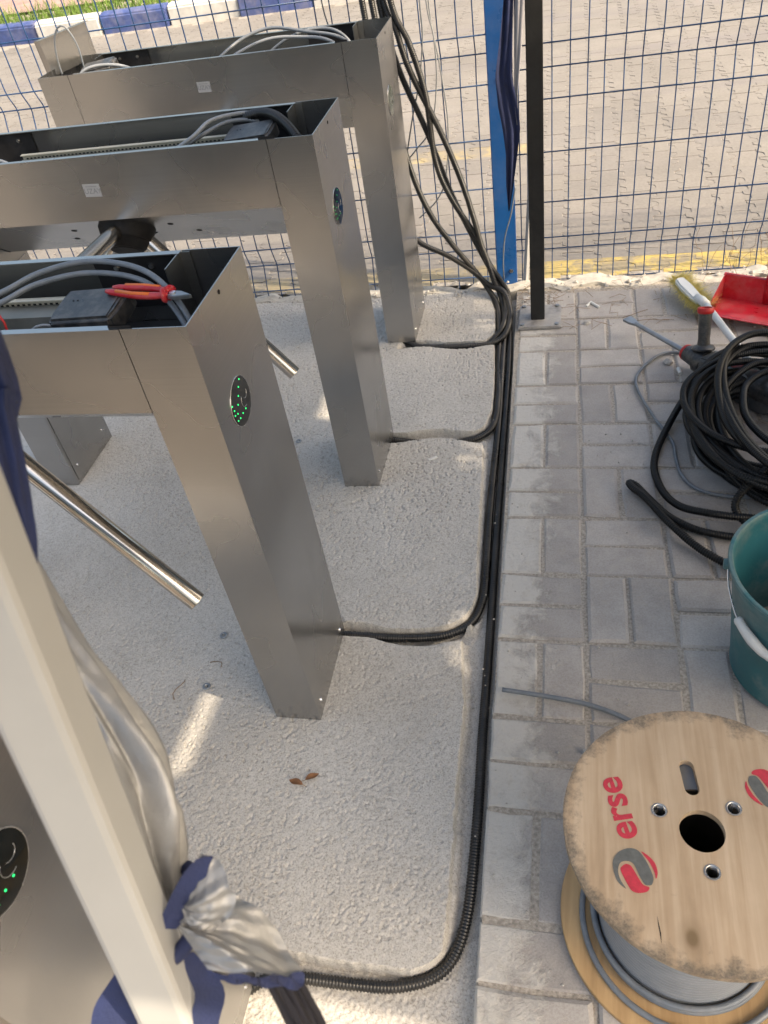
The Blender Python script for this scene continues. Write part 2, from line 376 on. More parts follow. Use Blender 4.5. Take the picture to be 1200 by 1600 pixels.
def cable_mesh(name, pts, r, mat, step=.012, n=8):
    return MB().tube(smooth_path(pts, step), r, n).mesh(name, mat, True)
def conduit_mesh(name, pts, mat, r=.0108, pitch=.0060, n=10):
    P = smooth_path(pts, pitch/4); rr = np.where(np.arange(len(P)) % 4 < 2, r, r*.83)
    mb = MB().tube(P, rr, n)
    return fast_mesh(name, mb.v, mb.f, mat, True)
def blur(a, sig):
    ky = np.fft.fftfreq(a.shape[0])[:, None]; kx = np.fft.fftfreq(a.shape[1])[None]
    o = np.real(np.fft.ifft2(np.fft.fft2(a)*np.exp(-2*(np.pi*sig)**2*(kx**2+ky**2)))); return o/o.std()
def sstep(a, b, x): t = np.clip((x-a)/(b-a), 0, 1); return t*t*(3-2*t)
def curve_mesh(name, outlines, depth, mat):
    # flat shape with holes, given a thickness
    cu = bpy.data.curves.new(name, 'CURVE'); cu.dimensions = '2D'; cu.fill_mode = 'BOTH'; cu.extrude = depth/2
    for pts in outlines:
        sp = cu.splines.new('POLY'); sp.points.add(len(pts)-1)
        for p, q in zip(sp.points, pts): p.co = (q[0], q[1], 0, 1)
        sp.use_cyclic_u = True
    o = bpy.data.objects.new(name, cu); col.objects.link(o); dg = bpy.context.evaluated_depsgraph_get()
    me = bpy.data.meshes.new_from_object(o.evaluated_get(dg)); bpy.data.objects.remove(o); bpy.data.curves.remove(cu)
    me.name = name; me.materials.clear(); me.materials.append(mat); return me
def text_mesh(name, body, size, depth, mat, bold=0.):
    cu = bpy.data.curves.new(name, 'FONT'); cu.body = body; cu.size = size; cu.extrude = depth/2; cu.offset = bold
    cu.align_x = 'CENTER'; cu.align_y = 'CENTER'
    o = bpy.data.objects.new(name, cu); col.objects.link(o); dg = bpy.context.evaluated_depsgraph_get()
    me = bpy.data.meshes.new_from_object(o.evaluated_get(dg)); bpy.data.objects.remove(o); bpy.data.curves.remove(cu)
    me.name = name; me.materials.clear(); me.materials.append(mat); return me
def circle(cx, cy, r, n=40): return [(cx+r*math.cos(2*math.pi*i/n), cy+r*math.sin(2*math.pi*i/n)) for i in range(n)]

# ------------------------------------------------------------------ the ground
kind(ob('ground', MB().add([(-600, -600, -.09), (600, -600, -.09), (600, 600, -.09), (-600, 600, -.09)], [(0, 1, 2, 3)]).mesh('ground', EARTH)), 'structure')

def paver_edge(y): return np.interp(y, [-.6, -.388, -.215, .022, .244, .445, .959, 1.45, 1.9], [.384, .380, .376, .369, .365, .359, .348, .337, .325])
zf = -.0245
RUNS = [
    [(-.10, 1.945, 1.30), (-.057, 1.94, 1.003), (-.025, 1.93, .921), (.006, 1.93, .798), (.092, 1.93, .592), (.145, 1.93, .437), (.181, 1.93, .296), (.216, 1.925, .147), (.268, 1.915, .055), (.300, 1.87, .012), (.312, 1.72, zf+.004), (.324, 1.482, zf), (.330, 1.181, zf), (.336, .837, zf), (.341, .578, zf), (.346, .357, zf), (.350, .168, zf), (.3525, .003, zf), (.357, -.141, zf), (.358, -.269, zf), (.355, -.361, zf), (.340, -.428, zf), (.308, -.468, zf), (.247, -.491, zf), (.18, -.497, zf), (.088, -.499, zf), (.03, -.500, zf), (-.03, -.55, zf+.01)],
    [(-.05, 1.95, 1.30), (-.031, 1.93, 1.0), (.014, 1.93, .872), (.05, 1.93, .717), (.062, 1.93, .509), (.106, 1.93, .372), (.199, 1.93, .198), (.246, 1.90, .06), (.276, 1.85, .010), (.294, 1.70, zf+.006), (.304, 1.40, zf+.004), (.312, 1.10, zf), (.313, .86, zf), (.315, .70, zf), (.321, .507, zf), (.322, .39, zf+.002), (.302, .312, zf+.004), (.254, .272, zf+.004), (.19, .256, zf+.004), (.10, .251, zf+.004), (.012, .252, zf+.006), (-.04, .25, zf+.006)],
    [(-.11, 1.95, 1.30), (-.091, 1.93, 1.007), (-.06, 1.93, .70), (-.031, 1.93, .495), (.02, 1.93, .331), (.092, 1.93, .205), (.179, 1.925, .085), (.232, 1.885, .020), (.262, 1.82, -.002), (.276, 1.70, -.012), (.288, 1.47, zf), (.303, 1.23, zf+.010), (.298, 1.10, zf+.008), (.262, 1.040, zf+.006), (.20, 1.028, zf-.006), (.14, 1.024, zf-.010), (.06, 1.024, zf-.004), (-.016, 1.025, zf+.008), (-.05, 1.03, zf+.01)],
    [(-.15, 1.95, 1.30), (-.121, 1.93, 1.01), (-.10, 1.93, .6), (-.07, 1.93, .30), (-.028, 1.93, .218), (.076, 1.93, .156), (.156, 1.925, .099), (.226, 1.90, .045), (.282, 1.86, .035), (.310, 1.77, .020), (.316, 1.69, .010), (.302, 1.60, .004), (.262, 1.560, -.004), (.20, 1.556, -.010), (.10, 1.556, -.012), (0, 1.565, -.012), (-.04, 1.585, -.006), (-.07, 1.60, -.004)],
    [(-.075, 1.96, 1.30), (-.07, 1.945, 1.0), (-.03, 1.94, .80), (.04, 1.945, .60), (.10, 1.945, .40), (.16, 1.94, .25), (.222, 1.935, .11), (.268, 1.905, .03), (.292, 1.83, .018), (.299, 1.74, .010), (.292, 1.65, .006), (.272, 1.60, .0), (.255, 1.575, -.010)]]
def build_slab():
    xs = np.r_[np.arange(-4, -1.06, .06), np.arange(-1.06, .398, .002)]
    ys = np.r_[np.arange(-.80, -.63, .01), np.arange(-.63, 1.40, .002), np.arange(1.40, 1.955, .003)]
    ny, nx = len(ys), len(xs); X, Y = np.meshgrid(xs, ys)
    w0 = rng.standard_normal((ny, nx)); h1 = blur(w0, .95); h2 = blur(rng.standard_normal((ny, nx)), 2.6); h3 = blur(rng.standard_normal((ny, nx)), 22); h4 = blur(rng.standard_normal((ny, nx)), 95)
    wob = .0016*h2+.0016*h3
    edge = np.interp(Y, [-.6, -.425, -.22, .067, .20, .235, .285, .32, .68, .96, 1.03, 1.154, 1.45, 1.86, 1.95], [.322, .322, .318, .310, .290, .286, .304, .310, .293, .278, .262, .290, .283, .262, .255])
    edge = edge+wob*.8
    # the chipped-out trenches that lead from each turnstile leg to the channel
    # room for every conduit along its run
    dist = np.full((ny, nx), 9.)
    for path in RUNS:
        for p in smooth_path(path, .008):
            if p[2] > .004: continue
            i0, i1 = np.searchsorted(ys, [p[1]-.03, p[1]+.03]); j0, j1 = np.searchsorted(xs, [p[0]-.03, p[0]+.03])
            sub = dist[i0:i1, j0:j1]; np.minimum(sub, np.hypot(X[i0:i1, j0:j1]-p[0], Y[i0:i1, j0:j1]-p[1]), out=sub)
    def trench(xa, yc, hw, dep): return (1-sstep(hw-.004, hw+.004, np.abs(Y-yc-.35*wob-.012*np.sin(X*21+yc*5))+0*X))*sstep(xa-.02, xa, X)*dep
    low = (sstep(-.002, .003, X-edge+.3*wob)*.022+sstep(.003, .018, X-edge)*.014)                       # channel beside the paving
    low = np.maximum(low, (1-sstep(-.470, -.464, Y+.6*wob+.006*np.sin(X*9)))*.036)
    low = np.maximum(low, (1-sstep(.0120, .0150, dist+.15*wob))*.036)
    for xa, yc, hw, dep in ((-.004, .250, .0165, .032), (-.012, 1.022, .0205, .028), (-.06, 1.556, .017, .024)):
        low = np.maximum(low, trench(xa, yc, hw, dep))
    top = 1-low/.036
    pit = sstep(.15, 1.25, h1+.35*h2)*(.45+.55*sstep(-1.4, .5, h4+.5*h3))
    hb = blur(rng.standard_normal((ny, nx)), 1.05); hc = blur(rng.standard_normal((ny, nx)), 1.6)
    hole = np.maximum(sstep(1.05, 1.8, hb+.3*h3), sstep(1.5, 2.2, hc))*(.55+.45*sstep(-1, 1, h4))
    rough = -.0009*pit - .0034*hole + .0002*h2 + .0005*h3 + .0012*h4
    # smooth trowelled rim of the near edge
    rim = sstep(-.40, -.46, Y)
    Z = -low+rough*(1-.65*rim)*np.clip(top, .22, 1)+.0006*h1*(1-top)
    v = np.stack([X, Y, Z], -1).reshape(-1, 3)
    i = np.arange(ny*nx).reshape(ny, nx)
    q = np.stack([i[:-1, :-1], i[:-1, 1:], i[1:, 1:], i[1:, :-1]], -1).reshape(-1, 4)
    me = bpy.data.meshes.new('concrete_slab'); me.vertices.add(len(v)); me.vertices.foreach_set('co', v.ravel().astype(np.float32))
    me.loops.add(q.size); me.loops.foreach_set('vertex_index', q.ravel().astype(np.int32))
    me.polygons.add(len(q)); me.polygons.foreach_set('loop_start', np.arange(0, q.size, 4, dtype=np.int32)); me.polygons.foreach_set('loop_total', np.full(len(q), 4, np.int32))
    me.update(); me.validate(); me.materials.append(SLAB); me.shade_smooth(); me.set_sharp_from_angle(angle=R(62))
    kind(ob('concrete_slab', me), 'structure')
build_slab()

# paving of small blocks laid in pairs (basket weave)
MX, MY, TH = .2022, .2072, .05
pav = ob('pavement', MB().add([(.30, -5, -.0135), (6, -5, -.0135), (6, 1.955, -.0135), (.30, 1.955, -.0135)], [(0, 1, 2, 3)]).mesh('pavement', SAND))
# keep the bed clear of the channel beside the slab
yy = np.linspace(-5, 1.955, 60); vv = []; ff = []; yy = np.linspace(-.80, 1.955, 60)
for i, y in enumerate(yy): e = float(paver_edge(y))+.004; vv += [(e, y, -.0048), (6, y, -.0048), (e, y, -.085)]
for i in range(59): a = 3*i; ff += [(a, a+1, a+4, a+3), (a+2, a, a+3, a+5)]
me = pav.data; pav.data = fast_mesh('pavement', vv, ff, SAND, False); bpy.data.meshes.remove(me); kind(pav, 'structure')
def paver_verts(x0, x1, y0, y1, rs, clip=True):
    j = lambda a: rs.uniform(-a, a)
    b = rs.uniform(.004, .008); z = rs.uniform(-.0032, .0018); tx, ty = j(.014), j(.014)
    cs = [(x0, y0), (x1, y0), (x1, y1), (x0, y1)]; mx, my = (x0+x1)/2, (y0+y1)/2
    # eight points round the rim so the edges are a little uneven
    ring = []
    for k in range(4):
        p, q = cs[k], cs[(k+1) % 4]; ring.append((p[0]+j(.0030), p[1]+j(.0030))); ring.append(((p[0]+q[0])/2+j(.0020), (p[1]+q[1])/2+j(.0020)))
    def cl(p):
        e = float(paver_edge(p[1])) if clip else -9; return (max(p[0], e), p[1])
    lo = [cl(p) for p in ring]; hi = []
    for p in lo:
        dx, dy = mx-p[0], my-p[1]; L = math.hypot(dx, dy); ux = np.sign(dx)*min(abs(dx), b); uy = np.sign(dy)*min(abs(dy), b)
        hi.append((p[0]+ux, p[1]+uy))
    H = lambda p: z+tx*(p[0]-mx)+ty*(p[1]-my)
    v = [(p[0], p[1], -TH) for p in lo]+[(p[0], p[1], H(p)-.004) for p in lo]+[(p[0], p[1], H(p)+j(.0004)) for p in hi]
    f = [tuple(range(16, 24))]
    for k in range(8): k2 = (k+1) % 8; f += [(k, k2, 8+k2, 8+k), (8+k, 8+k2, 16+k2, 16+k)]
    return v, f
far_v, far_f = [], []
rs = random.Random(3); ca, sa = math.cos(.0118), math.sin(.0118)
for ci in range(-1, 16):
    for ri in range(-3, 16):
        X0 = .5685+(ci-1)*MX; Y0 = -.1646+ri*MY-.0
        if Y0 > 1.80 and False: continue
        horiz = (ci+ri) % 2 == 0
        for h in (0, 1):
            g = .0042
            if horiz: a = (X0+g, X0+MX-g, Y0+h*MY/2+g, Y0+(h+1)*MY/2-g)
            else: a = (X0+h*MX/2+g, X0+(h+1)*MX/2-g, Y0+g, Y0+MY-g)
            if a[2] > 1.90: continue
            a = (a[0], a[1], a[2], min(a[3], 1.935))
            # the paving runs at a slight angle to the slab
            sk = lambda p: (p[0]-.0118*(p[1]-.185), p[1]+.0118*(p[0]-.57)*0, p[2])
            cxm, cym = (a[0]+a[1])/2, (a[2]+a[3])/2
            if a[1]-.0118*(cym-.185) < float(paver_edge(cym))+.018: continue
            v, f = paver_verts(*a, rs, False)
            v = [sk(p) for p in v]; v = [(max(p[0], float(paver_edge(p[1]))+(.0035 if i >= 16 else 0)), p[1], p[2]) for i, p in enumerate(v)]
            if cxm < 1.62 and cym > -.68: ob('paver', fast_mesh('paver', v, f, PAVER, False), pav)
            else:
                o = len(far_v); far_v += v; far_f += [tuple(i+o for i in q) for q in f]
kind(ob('outlying_pavers', fast_mesh('outlying_pavers', far_v, far_f, PAVER, False), pav), 'stuff')

# broken cement edging under the fence
xs = np.linspace(-4, 6, 900); prof = [(1.918, -.05), (1.926, .001), (1.950, .006), (1.985, .006), (2.005, -.003), (2.012, -.05)]
ev, ef = [], []; wn = blur(rng.standard_normal((len(prof), 900)), 2.0)
for i, x in enumerate(xs):
    for k, (y, z) in enumerate(prof):
        ev.append((x, y+.035*x*.5+.008*wn[k, i]+.006*math.sin(x*7+k), z+(.0032*wn[(k+2) % 6, i] if 0 < k < 5 else 0)))
for i in range(899):
    for k in range(5): a = i*6+k; ef.append((a, a+6, a+7, a+1))
kind(ob('cement_edging', fast_mesh('cement_edging', ev, ef, CEMENT, False)), 'structure')

# road of interlocking blocks beyond the fence
BW, BL = .125, .190
road = ob('road', MB().add([(-40, 2.0, -.0024), (40, 2.0, -.0024), (40, 8.3, -.0024), (-40, 8.3, -.0024)], [(0, 1, 2, 3)]).mesh('road', ROAD_SAND)); kind(road, 'structure')
def wave(t):
    t = t % 1.; A = .0135; return float(np.interp(t, [0, .10, .28, .60, .78, 1.], [-A, -A, A, A, -A, -A]))
def block_outline():
    ts = [0, .05, .14, .30, .39, .5, .55, .64, .80, .89, 1.]; g = .0020
    rgt = [(BW/2-g+wave(t*2), -BL/2+t*BL) for t in ts]; lft = [(-BW/2+g+wave(t*2), -BL/2+t*BL) for t in ts]
    rgt[0] = (rgt[0][0], rgt[0][1]+g); lft[0] = (lft[0][0], lft[0][1]+g); rgt[-1] = (rgt[-1][0], rgt[-1][1]-g); lft[-1] = (lft[-1][0], lft[-1][1]-g)
    return rgt+lft[::-1]
OUT = block_outline(); NB = len(OUT)
blk_v = [(x, y, -.03) for x, y in OUT]+[(x, y, 0) for x, y in OUT]
blk_f = [tuple(range(NB, 2*NB))]+[(i, (i+1) % NB, NB+(i+1) % NB, NB+i) for i in range(NB)]
me_blk = fast_mesh('road_block', blk_v, blk_f, ROAD, False)
blocks = []
Minv = cam.matrix_world.inverted()
def in_view(p, m=.04):
    q = Minv @ Vector(p)
    if q.z > -.05: return False
    u = q.x/-q.z*1246.37/1200; v = q.y/-q.z*1246.37/1600; return abs(u) < .5+m and abs(v) < .5+m
for ci in range(-60, 44):
    for ri in range(0, 33):
        x = .069+ci*BW; y = 2.125+ri*BL+(-BL/2 if ci % 2 else 0)+.035*x*.5
        if y > 7.9: continue
        blocks.append((x, y, False, in_view((x, y, 0))))
vis = sorted([b for b in blocks if b[3]], key=lambda b: (b[0]-.51)**2+(b[1]+.92)**2)[:300]; vset = set((b[0], b[1]) for b in vis)
fv = {0: [], 1: []}; ffc = {0: [], 1: []}
for b in blocks:
    dz = rs.uniform(-.0012, .0012); dx = rs.uniform(-.0012, .0012)
    if (b[0], b[1]) in vset: ob('road_block', me_blk, road, (b[0]+dx, b[1], dz))
    else:
        k = 1 if b[2] else 0; o = len(fv[k]); fv[k] += [(p[0]+b[0]+dx, p[1]+b[1], p[2]+dz) for p in blk_v]; ffc[k] += [tuple(i+o for i in q) for q in blk_f]
kind(ob('farther_road_blocks', fast_mesh('farther_road_blocks', fv[0], ffc[0], ROAD, False), road), 'stuff')

# painted kerb, verge and pink pavement across the road
kb = empty('kerb', (0, 8.0, 0)); kind(kb, 'structure')
def kerb_mesh(mat):
    return MB().prism([(0, -.1), (0, .155), (.03, .185), (.16, .185), (.16, -.1)], -.378, .378, 'x').mesh('kerb_stone', mat, False, .012, 2)
kmb, kmw = kerb_mesh(KERB_BLUE), kerb_mesh(KERB_WHITE)
for i in range(-11, 14):
    x = -3.9+.772*i; o = ob('kerb_stone', kmb if i % 2 == 0 else kmw, kb, (x, .012*math.sin(i*2.1)+(.028*(x+4)**2 if x < -4 else 0), 0), (0, 0, rs.uniform(-.015, .015)+(.056*(x+4) if x < -4 else 0)))
kind(ob('verge', MB().add([(-40, 8.1, .13), (40, 8.1, .13), (40, 14, .15), (-40, 14, .15)], [(0, 1, 2, 3)]).mesh('verge', SOIL)), 'structure')
kind(ob('pink_pavement', MB().add([(-30, 9.55, .165), (-3.2, 8.9, .165), (-1.5, 30, .165), (-30, 30, .165)], [(0, 1, 2, 3)]).mesh('pink_pavement', PINK)), 'structure')
gv, gf = [], []
for i in range(9000):
    x = rs.uniform(-6.5, 2.5); y = rs.uniform(8.15, 9.4)
    dens = .5+.5*math.sin(x*1.9+1.2)*math.cos(y*2.3+x*.7)
    if rs.random() > .25+dens or (x < -4.1 and y > 8.75 and rs.random() < .9) or (x > -2.2 and rs.random() < .8): continue
    a = rs.uniform(0, 6.28); h = rs.uniform(.06, .19); w_ = .008; lx, ly = rs.uniform(-.06, .06), rs.uniform(-.06, .06); o = len(gv)
    gv += [(x-w_*math.cos(a), y-w_*math.sin(a), .13), (x+w_*math.cos(a), y+w_*math.sin(a), .13), (x+lx*.5, y+ly*.5, .13+h*.6), (x+lx, y+ly, .13+h)]; gf += [(o, o+1, o+2), (o+2, o+1, o+3)]
kind(ob('grass', fast_mesh('grass', gv, gf, GRASS, False)), 'stuff')

# ------------------------------------------------------------------ the fence
def fence_y(x): return 1.99+.035*x
def fence(x0, x1, heights, label, folds, dx0, rev=False):
    e = tag(empty('mesh_fence_panel', ((x0+x1)/2, fence_y((x0+x1)/2), 0)), label, 'fence')
    L = e.location; top = 1.78
    prof = [(-.03, 0.)]
    for a, b, c in folds: prof += [(a, 0.), (b, .028), (c, 0.)]
    prof.append((top, 0.)); prof.sort()
    zz = [p[0] for p in prof]
    pts = [(0, p[1], p[0]) for p in prof]
    # rounded bends
    path = []
    for i, p in enumerate(pts):
        if 0 < i < len(pts)-1:
            a, b = Vector(pts[i-1]), Vector(pts[i+1]); c = Vector(p)
            path += [tuple(c+(a-c).normalized()*.012), tuple(c+(a-c).normalized()*.004+(b-c).normalized()*.004), tuple(c+(b-c).normalized()*.012)]
        else: path.append(p)
    mev = MB().tube(path, .0022, 6).mesh('vertical_wire', WIRE_BLUE, True)
    n = int(round((x1-x0)/.0563))
    for i in range(n+1):
        x = dx0+.0563*i if not rev else dx0-.0563*i
        if x < x0-.01 or x > x1+.01: continue
        o = ob('vertical_wire', mev, e, (x-L.x, fence_y(x)-L.y, 0)); o.rotation_euler = (0, rs.uniform(-.004, .004), 0)
    a = math.atan(.035)
    meh = MB().tube([(-(x1-x0)/2-.02, 0, 0), ((x1-x0)/2+.02, 0, 0)], .0024, 6).mesh('horizontal_wire', WIRE_BLUE, True)
    for z in heights: ob('horizontal_wire', meh, e, (0, float(np.interp(z, zz, [p[1] for p in prof]))-.0040, z), (0, 0, a))
    return e
fence(-3.4, .235, [.033, .131, .21, .372, .54, .715, .802, .862, 1.02, 1.18, 1.34, 1.44, 1.52, 1.72], 'blue welded mesh fence panel left of the blue post behind the turnstiles', [(.033, .131, .21), (.715, .802, .862), (1.34, 1.44, 1.52)], .2135, True)
fence(.325, 3.4, [.0, .115, .172, .305, .48, .651, .74, .817, .98, 1.14, 1.30, 1.40, 1.48, 1.72], 'blue welded mesh fence panel right of the black post behind the red dustpan', [(.0, .115, .172), (.651, .74, .817), (1.30, 1.40, 1.48)], .4590-.0563*2)

fp = tag(empty('fence_post', (.288, 2.002, -.05)), 'flat bright blue steel fence post carrying the mesh panels', 'fence post')
ob('post', MB().box(-.0385, .0385, -.012, .012, 0, 1.95).mesh('post', POST_BLUE, False, .003), fp)
ob('bolt', MB().disc((.018, -.012, .105), .008, -.008, (0, 1, 0), 6).mesh('bolt', CHROME), fp)
ob('bolt', MB().disc((.018, -.012, .80), .008, -.008, (0, 1, 0), 6).mesh('bolt', CHROME), fp)

bp = tag(empty('steel_post', (.4145, 1.705, 0)), 'black square steel post bolted down by a square base plate', 'post')
ob('post', MB().box(-.024, .024, -.024, .024, .009, 2.3).mesh('post', POST_BLACK, False, .003), bp)
pl = ob('base_plate', MB().box(-.067, .082, -.075, .085, .0005, .0125).mesh('base_plate', PLATE, False, .003), bp)
for x, y in ((-.052, -.06), (.067, -.06), (.067, .07), (-.052, .07)): ob('anchor_bolt', MB().disc((x, y, .0122), .0085, .006, (0, 0, 1), 8, .007).mesh('anchor_bolt', CHISEL), pl)

# ------------------------------------------------------------------ turnstiles
H, B, D, W, L = .9736, .1453, .2539, .1026, 1.08
CACHE = {}
def cached(k, fn):
    if k not in CACHE: CACHE[k] = fn()
    return CACHE[k]
T = .002; CY, CZ = .185, .138          # the underside slopes back from the front edge
def m_beam():
    return MB().sheet([(.013, H-.0005), (0, H-.0005), (0, H-B), (CY, H-B-CZ), (D, H-B-CZ), (D, H-.0005), (D-.013, H-.0005)], T, -L+W+.0015, -W-.0015, 'x').mesh('beam_housing', STEEL)
def m_leg(side):
    # outer shell: front, end and back sheets, open at the top
    if side > 0: pts = [(-W, 0), (0, 0), (0, D), (-W, D)]
    else: pts = [(-L+W, D), (-L, D), (-L, 0), (-L+W, 0)]
    mb = MB().sheet(pts, T, 0.0, H, 'z')
    x = -W if side > 0 else -L+W
    a, b = (x, x+T) if side > 0 else (x-T, x)
    mb.prism([(T, .0), (D-T, .0), (D-T, H-B-CZ-.002), (CY, H-B-CZ-.002), (T, H-B-.002)], a, b, 'x')
    return mb.mesh('leg', STEEL)
def m_oval():
    return MB().prism(circle(0, 0, .0405, 48), -.001, .0016, 'x').mesh('indicator_panel', SCREEN, False, .0006)
LEDS = [(y-.09, z-.786) for y, z in ((.1037, .8187), (.0938, .8104), (.0843, .7995), (.0744, .7892), (.0535, .8000), (.0560, .7900), (.0967, .7666), (.0540, .7822), (.0644, .7787), (.0823, .7674), (.0688, .7669), (.0590, .7685))]
def make_turnstile(x, y, label, boxes=(), sticker=False, phi=None, led=1.0, arms=True):
    e = tag(empty('tripod_turnstile', (x, y, 0)), label, 'turnstile', 'stainless steel turnstiles in a row')
    bh = ob('beam_housing', cached('beam', m_beam), e)
    lr = ob('leg', cached('leg_r', lambda: m_leg(1)), e); ll = ob('leg', cached('leg_l', lambda: m_leg(-1)), e)
    ip = ob('indicator_panel', cached('oval', m_oval), lr, (.0004, .090, .786))
    if led < .1: ip.data = cached('oval_faint', lambda: MB().prism(circle(0, 0, .0405, 48), -.001, .0012, 'x').mesh('indicator_panel', simple('sheen_toned_panel', (.22, .25, .23), .12, .3, .1)))  # panel without leds, coloured paler in place of a glancing reflection
    for a, b in (LEDS if led > .1 else []): ob('led', cached('led%.1f' % led, lambda: MB().disc((0, 0, 0), .0016, .0010, (1, 0, 0), 8, .0011).mesh('led', LED if led > .9 else LED_DIM)), ip, (.0013, a, b))
    for q_, (ca_, cb_, rr_, t0_, t1_) in enumerate(((.012, -.004, .013, 2.2, 4.9), (.018, .004, .009, -2.6, .1))):
        ob('etched_mark', cached('etch%d' % q_, lambda: MB().tube([(.0, ca_+rr_*math.cos(t), cb_+rr_*math.sin(t)) for t in np.linspace(t0_, t1_, 14)], .0004, 5).mesh('etched_mark', CHROME, True)), ip, (.0016, 0, 0))
    ob('bezel', cached('bezel', lambda: MB().tube([(0, .0412*math.cos(t), .0412*math.sin(t)) for t in np.linspace(0, 2*math.pi, 40, endpoint=False)], .0011, 5, closed=True).mesh('bezel', CHROME, True)), ip, (.0002, 0, 0))
    sc = lambda: MB().disc((0, 0, 0), .0048, .0028, (1, 0, 0), 10, .0034).mesh('screw', CHROME)
    for yy_, zz_ in ((.03, .035), (.225, .035)): ob('screw', cached('screw_x', sc), lr, (.0, yy_, zz_))
    ob('screw_hole', cached('hole', lambda: MB().disc((0, 0, 0), .0036, .0006, (1, 0, 0), 10).mesh('screw_hole', DARKHOLE)), lr, (.0002, .130, .958))
    # cover on the inner side of the other leg
    cv = ob('leg_cover', cached('legcover', lambda: MB().box(0, .0018, .012, D-.012, .012, .66).mesh('leg_cover', STEEL)), ll, (-L+W+.0004, 0, 0))
    for yy_, zz_ in ((.035, .055), (.215, .055), (.035, .60), (.215, .60)): ob('screw', cached('screw_x', sc), cv, (.0018, yy_, zz_))
    # inside the open top
    fl = ob('inner_floor', cached('floor', lambda: MB().box(-L+.004, -.004, .004, D-.004, H-.128, H-.124).mesh('inner_floor', BLACK_METAL)), bh)
    rl = ob('mounting_rail', cached('rail', lambda: MB().sheet([(.135, H-.12), (.135, H-.048), (.175, H-.048), (.175, H-.12)], .002, -L+.27, -.26, 'x').mesh('mounting_rail', RAIL)), bh)
    ps = ob('perforated_strip', cached('pstrip', lambda: MB().box(-L+.27, -.26, .176, .178, H-.062, H-.034).mesh('perforated_strip', STRIP)), bh)
    def holes():
        mb = MB()
        for i in range(52): x_ = -L+.28+i*.0105; mb.box(x_, x_+.0052, .1752, .1762, H-.052, H-.043)
        return mb.mesh('strip_slots', DARKHOLE)
    kind(ob('strip_slots', cached('pholes', holes), ps), 'stuff')
    ob('strip_edge', cached('pedge', lambda: MB().box(-L+.27, -.26, .168, .1758, H-.0365, H-.0345).mesh('strip_edge', STRIP)), ps)
    for sgn, nm in ((1, 'r'), (-1, 'l')):
        q = (lambda a, b: (a, b)) if sgn > 0 else (lambda a, b: (-L-b, -L-a))
        bk = ob('joint_bracket', cached('brk'+nm, lambda: MB().box(*q(-.268, -.112), D-.0065, D-.003, H-.095, H-.0035).mesh('joint_bracket', BLACK_METAL, False, .0008)), bh)
        for xx in (-.227, -.163): ob('screw', cached('screw_y', lambda: MB().disc((0, 0, 0), .0055, -.004, (0, 1, 0), 10, .004).mesh('screw', CHROME)), bk, (xx if sgn > 0 else -L-xx, D-.0065, H-.021))
        ob('corner_flange', cached('cfl'+nm, lambda: MB().box(*q(-.1085, -.1065), .188, D-.004, H-.10, H-.0015).box(*q(-.1065, -.088), D-.006, D-.004, H-.10, H-.0015).mesh('corner_flange', STEEL_IN)), bh)
        ob('front_tab', cached('tab'+nm, lambda: MB().box(*q(-.122, -.085), .0035, .0055, H-.09, H+.0045).mesh('front_tab', BLACK_METAL, False, .001)), bh)
    def boxm():
        mb = MB(); a, b, c = .055, .041, .017
        mb.prism([(-a, -b), (a, -b), (a+.004, -b*.5), (a+.004, b*.5), (a, b), (-a, b), (-a-.004, b*.5), (-a-.004, -b*.5)], -c, c, 'z'); return mb.mesh('controller_box', BLACK_PLASTIC, False, .005, 3)
    for (bx, by, bz, rz, ty) in boxes:
        cb = ob('controller_box', cached('cbox', boxm), bh, (bx, by, bz), (R(8), R(ty), rz))
        ob('box_lid', cached('cboxlid', lambda: MB().box(-.050, .050, -.036, .036, .0168, .0182).mesh('box_lid', BLACK_PLASTIC, False, .001)), cb)
        for sx in (-.03, -.022): ob('status_lamp', cached('slamp', lambda: MB().disc((0, 0, 0), .0016, .0008, (0, 0, 1), 8).mesh('status_lamp', DARKHOLE)), cb, (sx, .008, .0180))
    if sticker:
        st = ob('sticker', cached('sticker', lambda: MB().box(-.021, .021, -.0004, .0, -.0145, .0145).mesh('sticker', STICKER)), bh, (-.545, -.0002, .899), (0, R(2), 0))
        ob('sticker_print', cached('stext', lambda: text_mesh('sticker_print', 'UZAY', .0165, .0003, INK, .0003)), st, (.001, -.0007, -.002), (R(90), 0, 0))
        ob('sticker_rule', cached('srule', lambda: MB().box(-.014, .014, -.0003, 0, -.0008, .0008).mesh('sticker_rule', INK)), st, (0, -.0006, .009))
    if arms:
        tl = 0.7278; al = 0.8776; off = -.0166
        ax = Vector((0, -math.sin(tl), -math.cos(tl))); e1 = Vector((1, 0, 0)).cross(ax).normalized(); e2 = ax.cross(e1)
        hub = Vector((-.5322, .0755, .7924))
        def mh():
            mb = MB(); mb.disc(hub-ax*.006, .082, .018, ax, 48, .080); mb.disc(hub+ax*.0115, .070, .040, ax, 48, .058); mb.disc(hub+ax*.051, .058, .022, ax, 48, .036)
            return mb.mesh('hub', HUB_BLACK, R(30), .003, 2)
        hb = ob('hub', cached('hub%.2f' % phi, mh), e)
        for px_, pz_ in ((-.13, .3), (.13, .3), (.17, .62), (-.17, .62)):
            c = Vector((-.54+px_, CY*pz_, H-B-CZ*pz_)); ob('slot_hole', cached('sh%.2f%.1f' % (px_, pz_), lambda: MB().disc(c, .007, .0008, (0, -.597, -.802), 12).mesh('slot_hole', DARKHOLE)), bh)
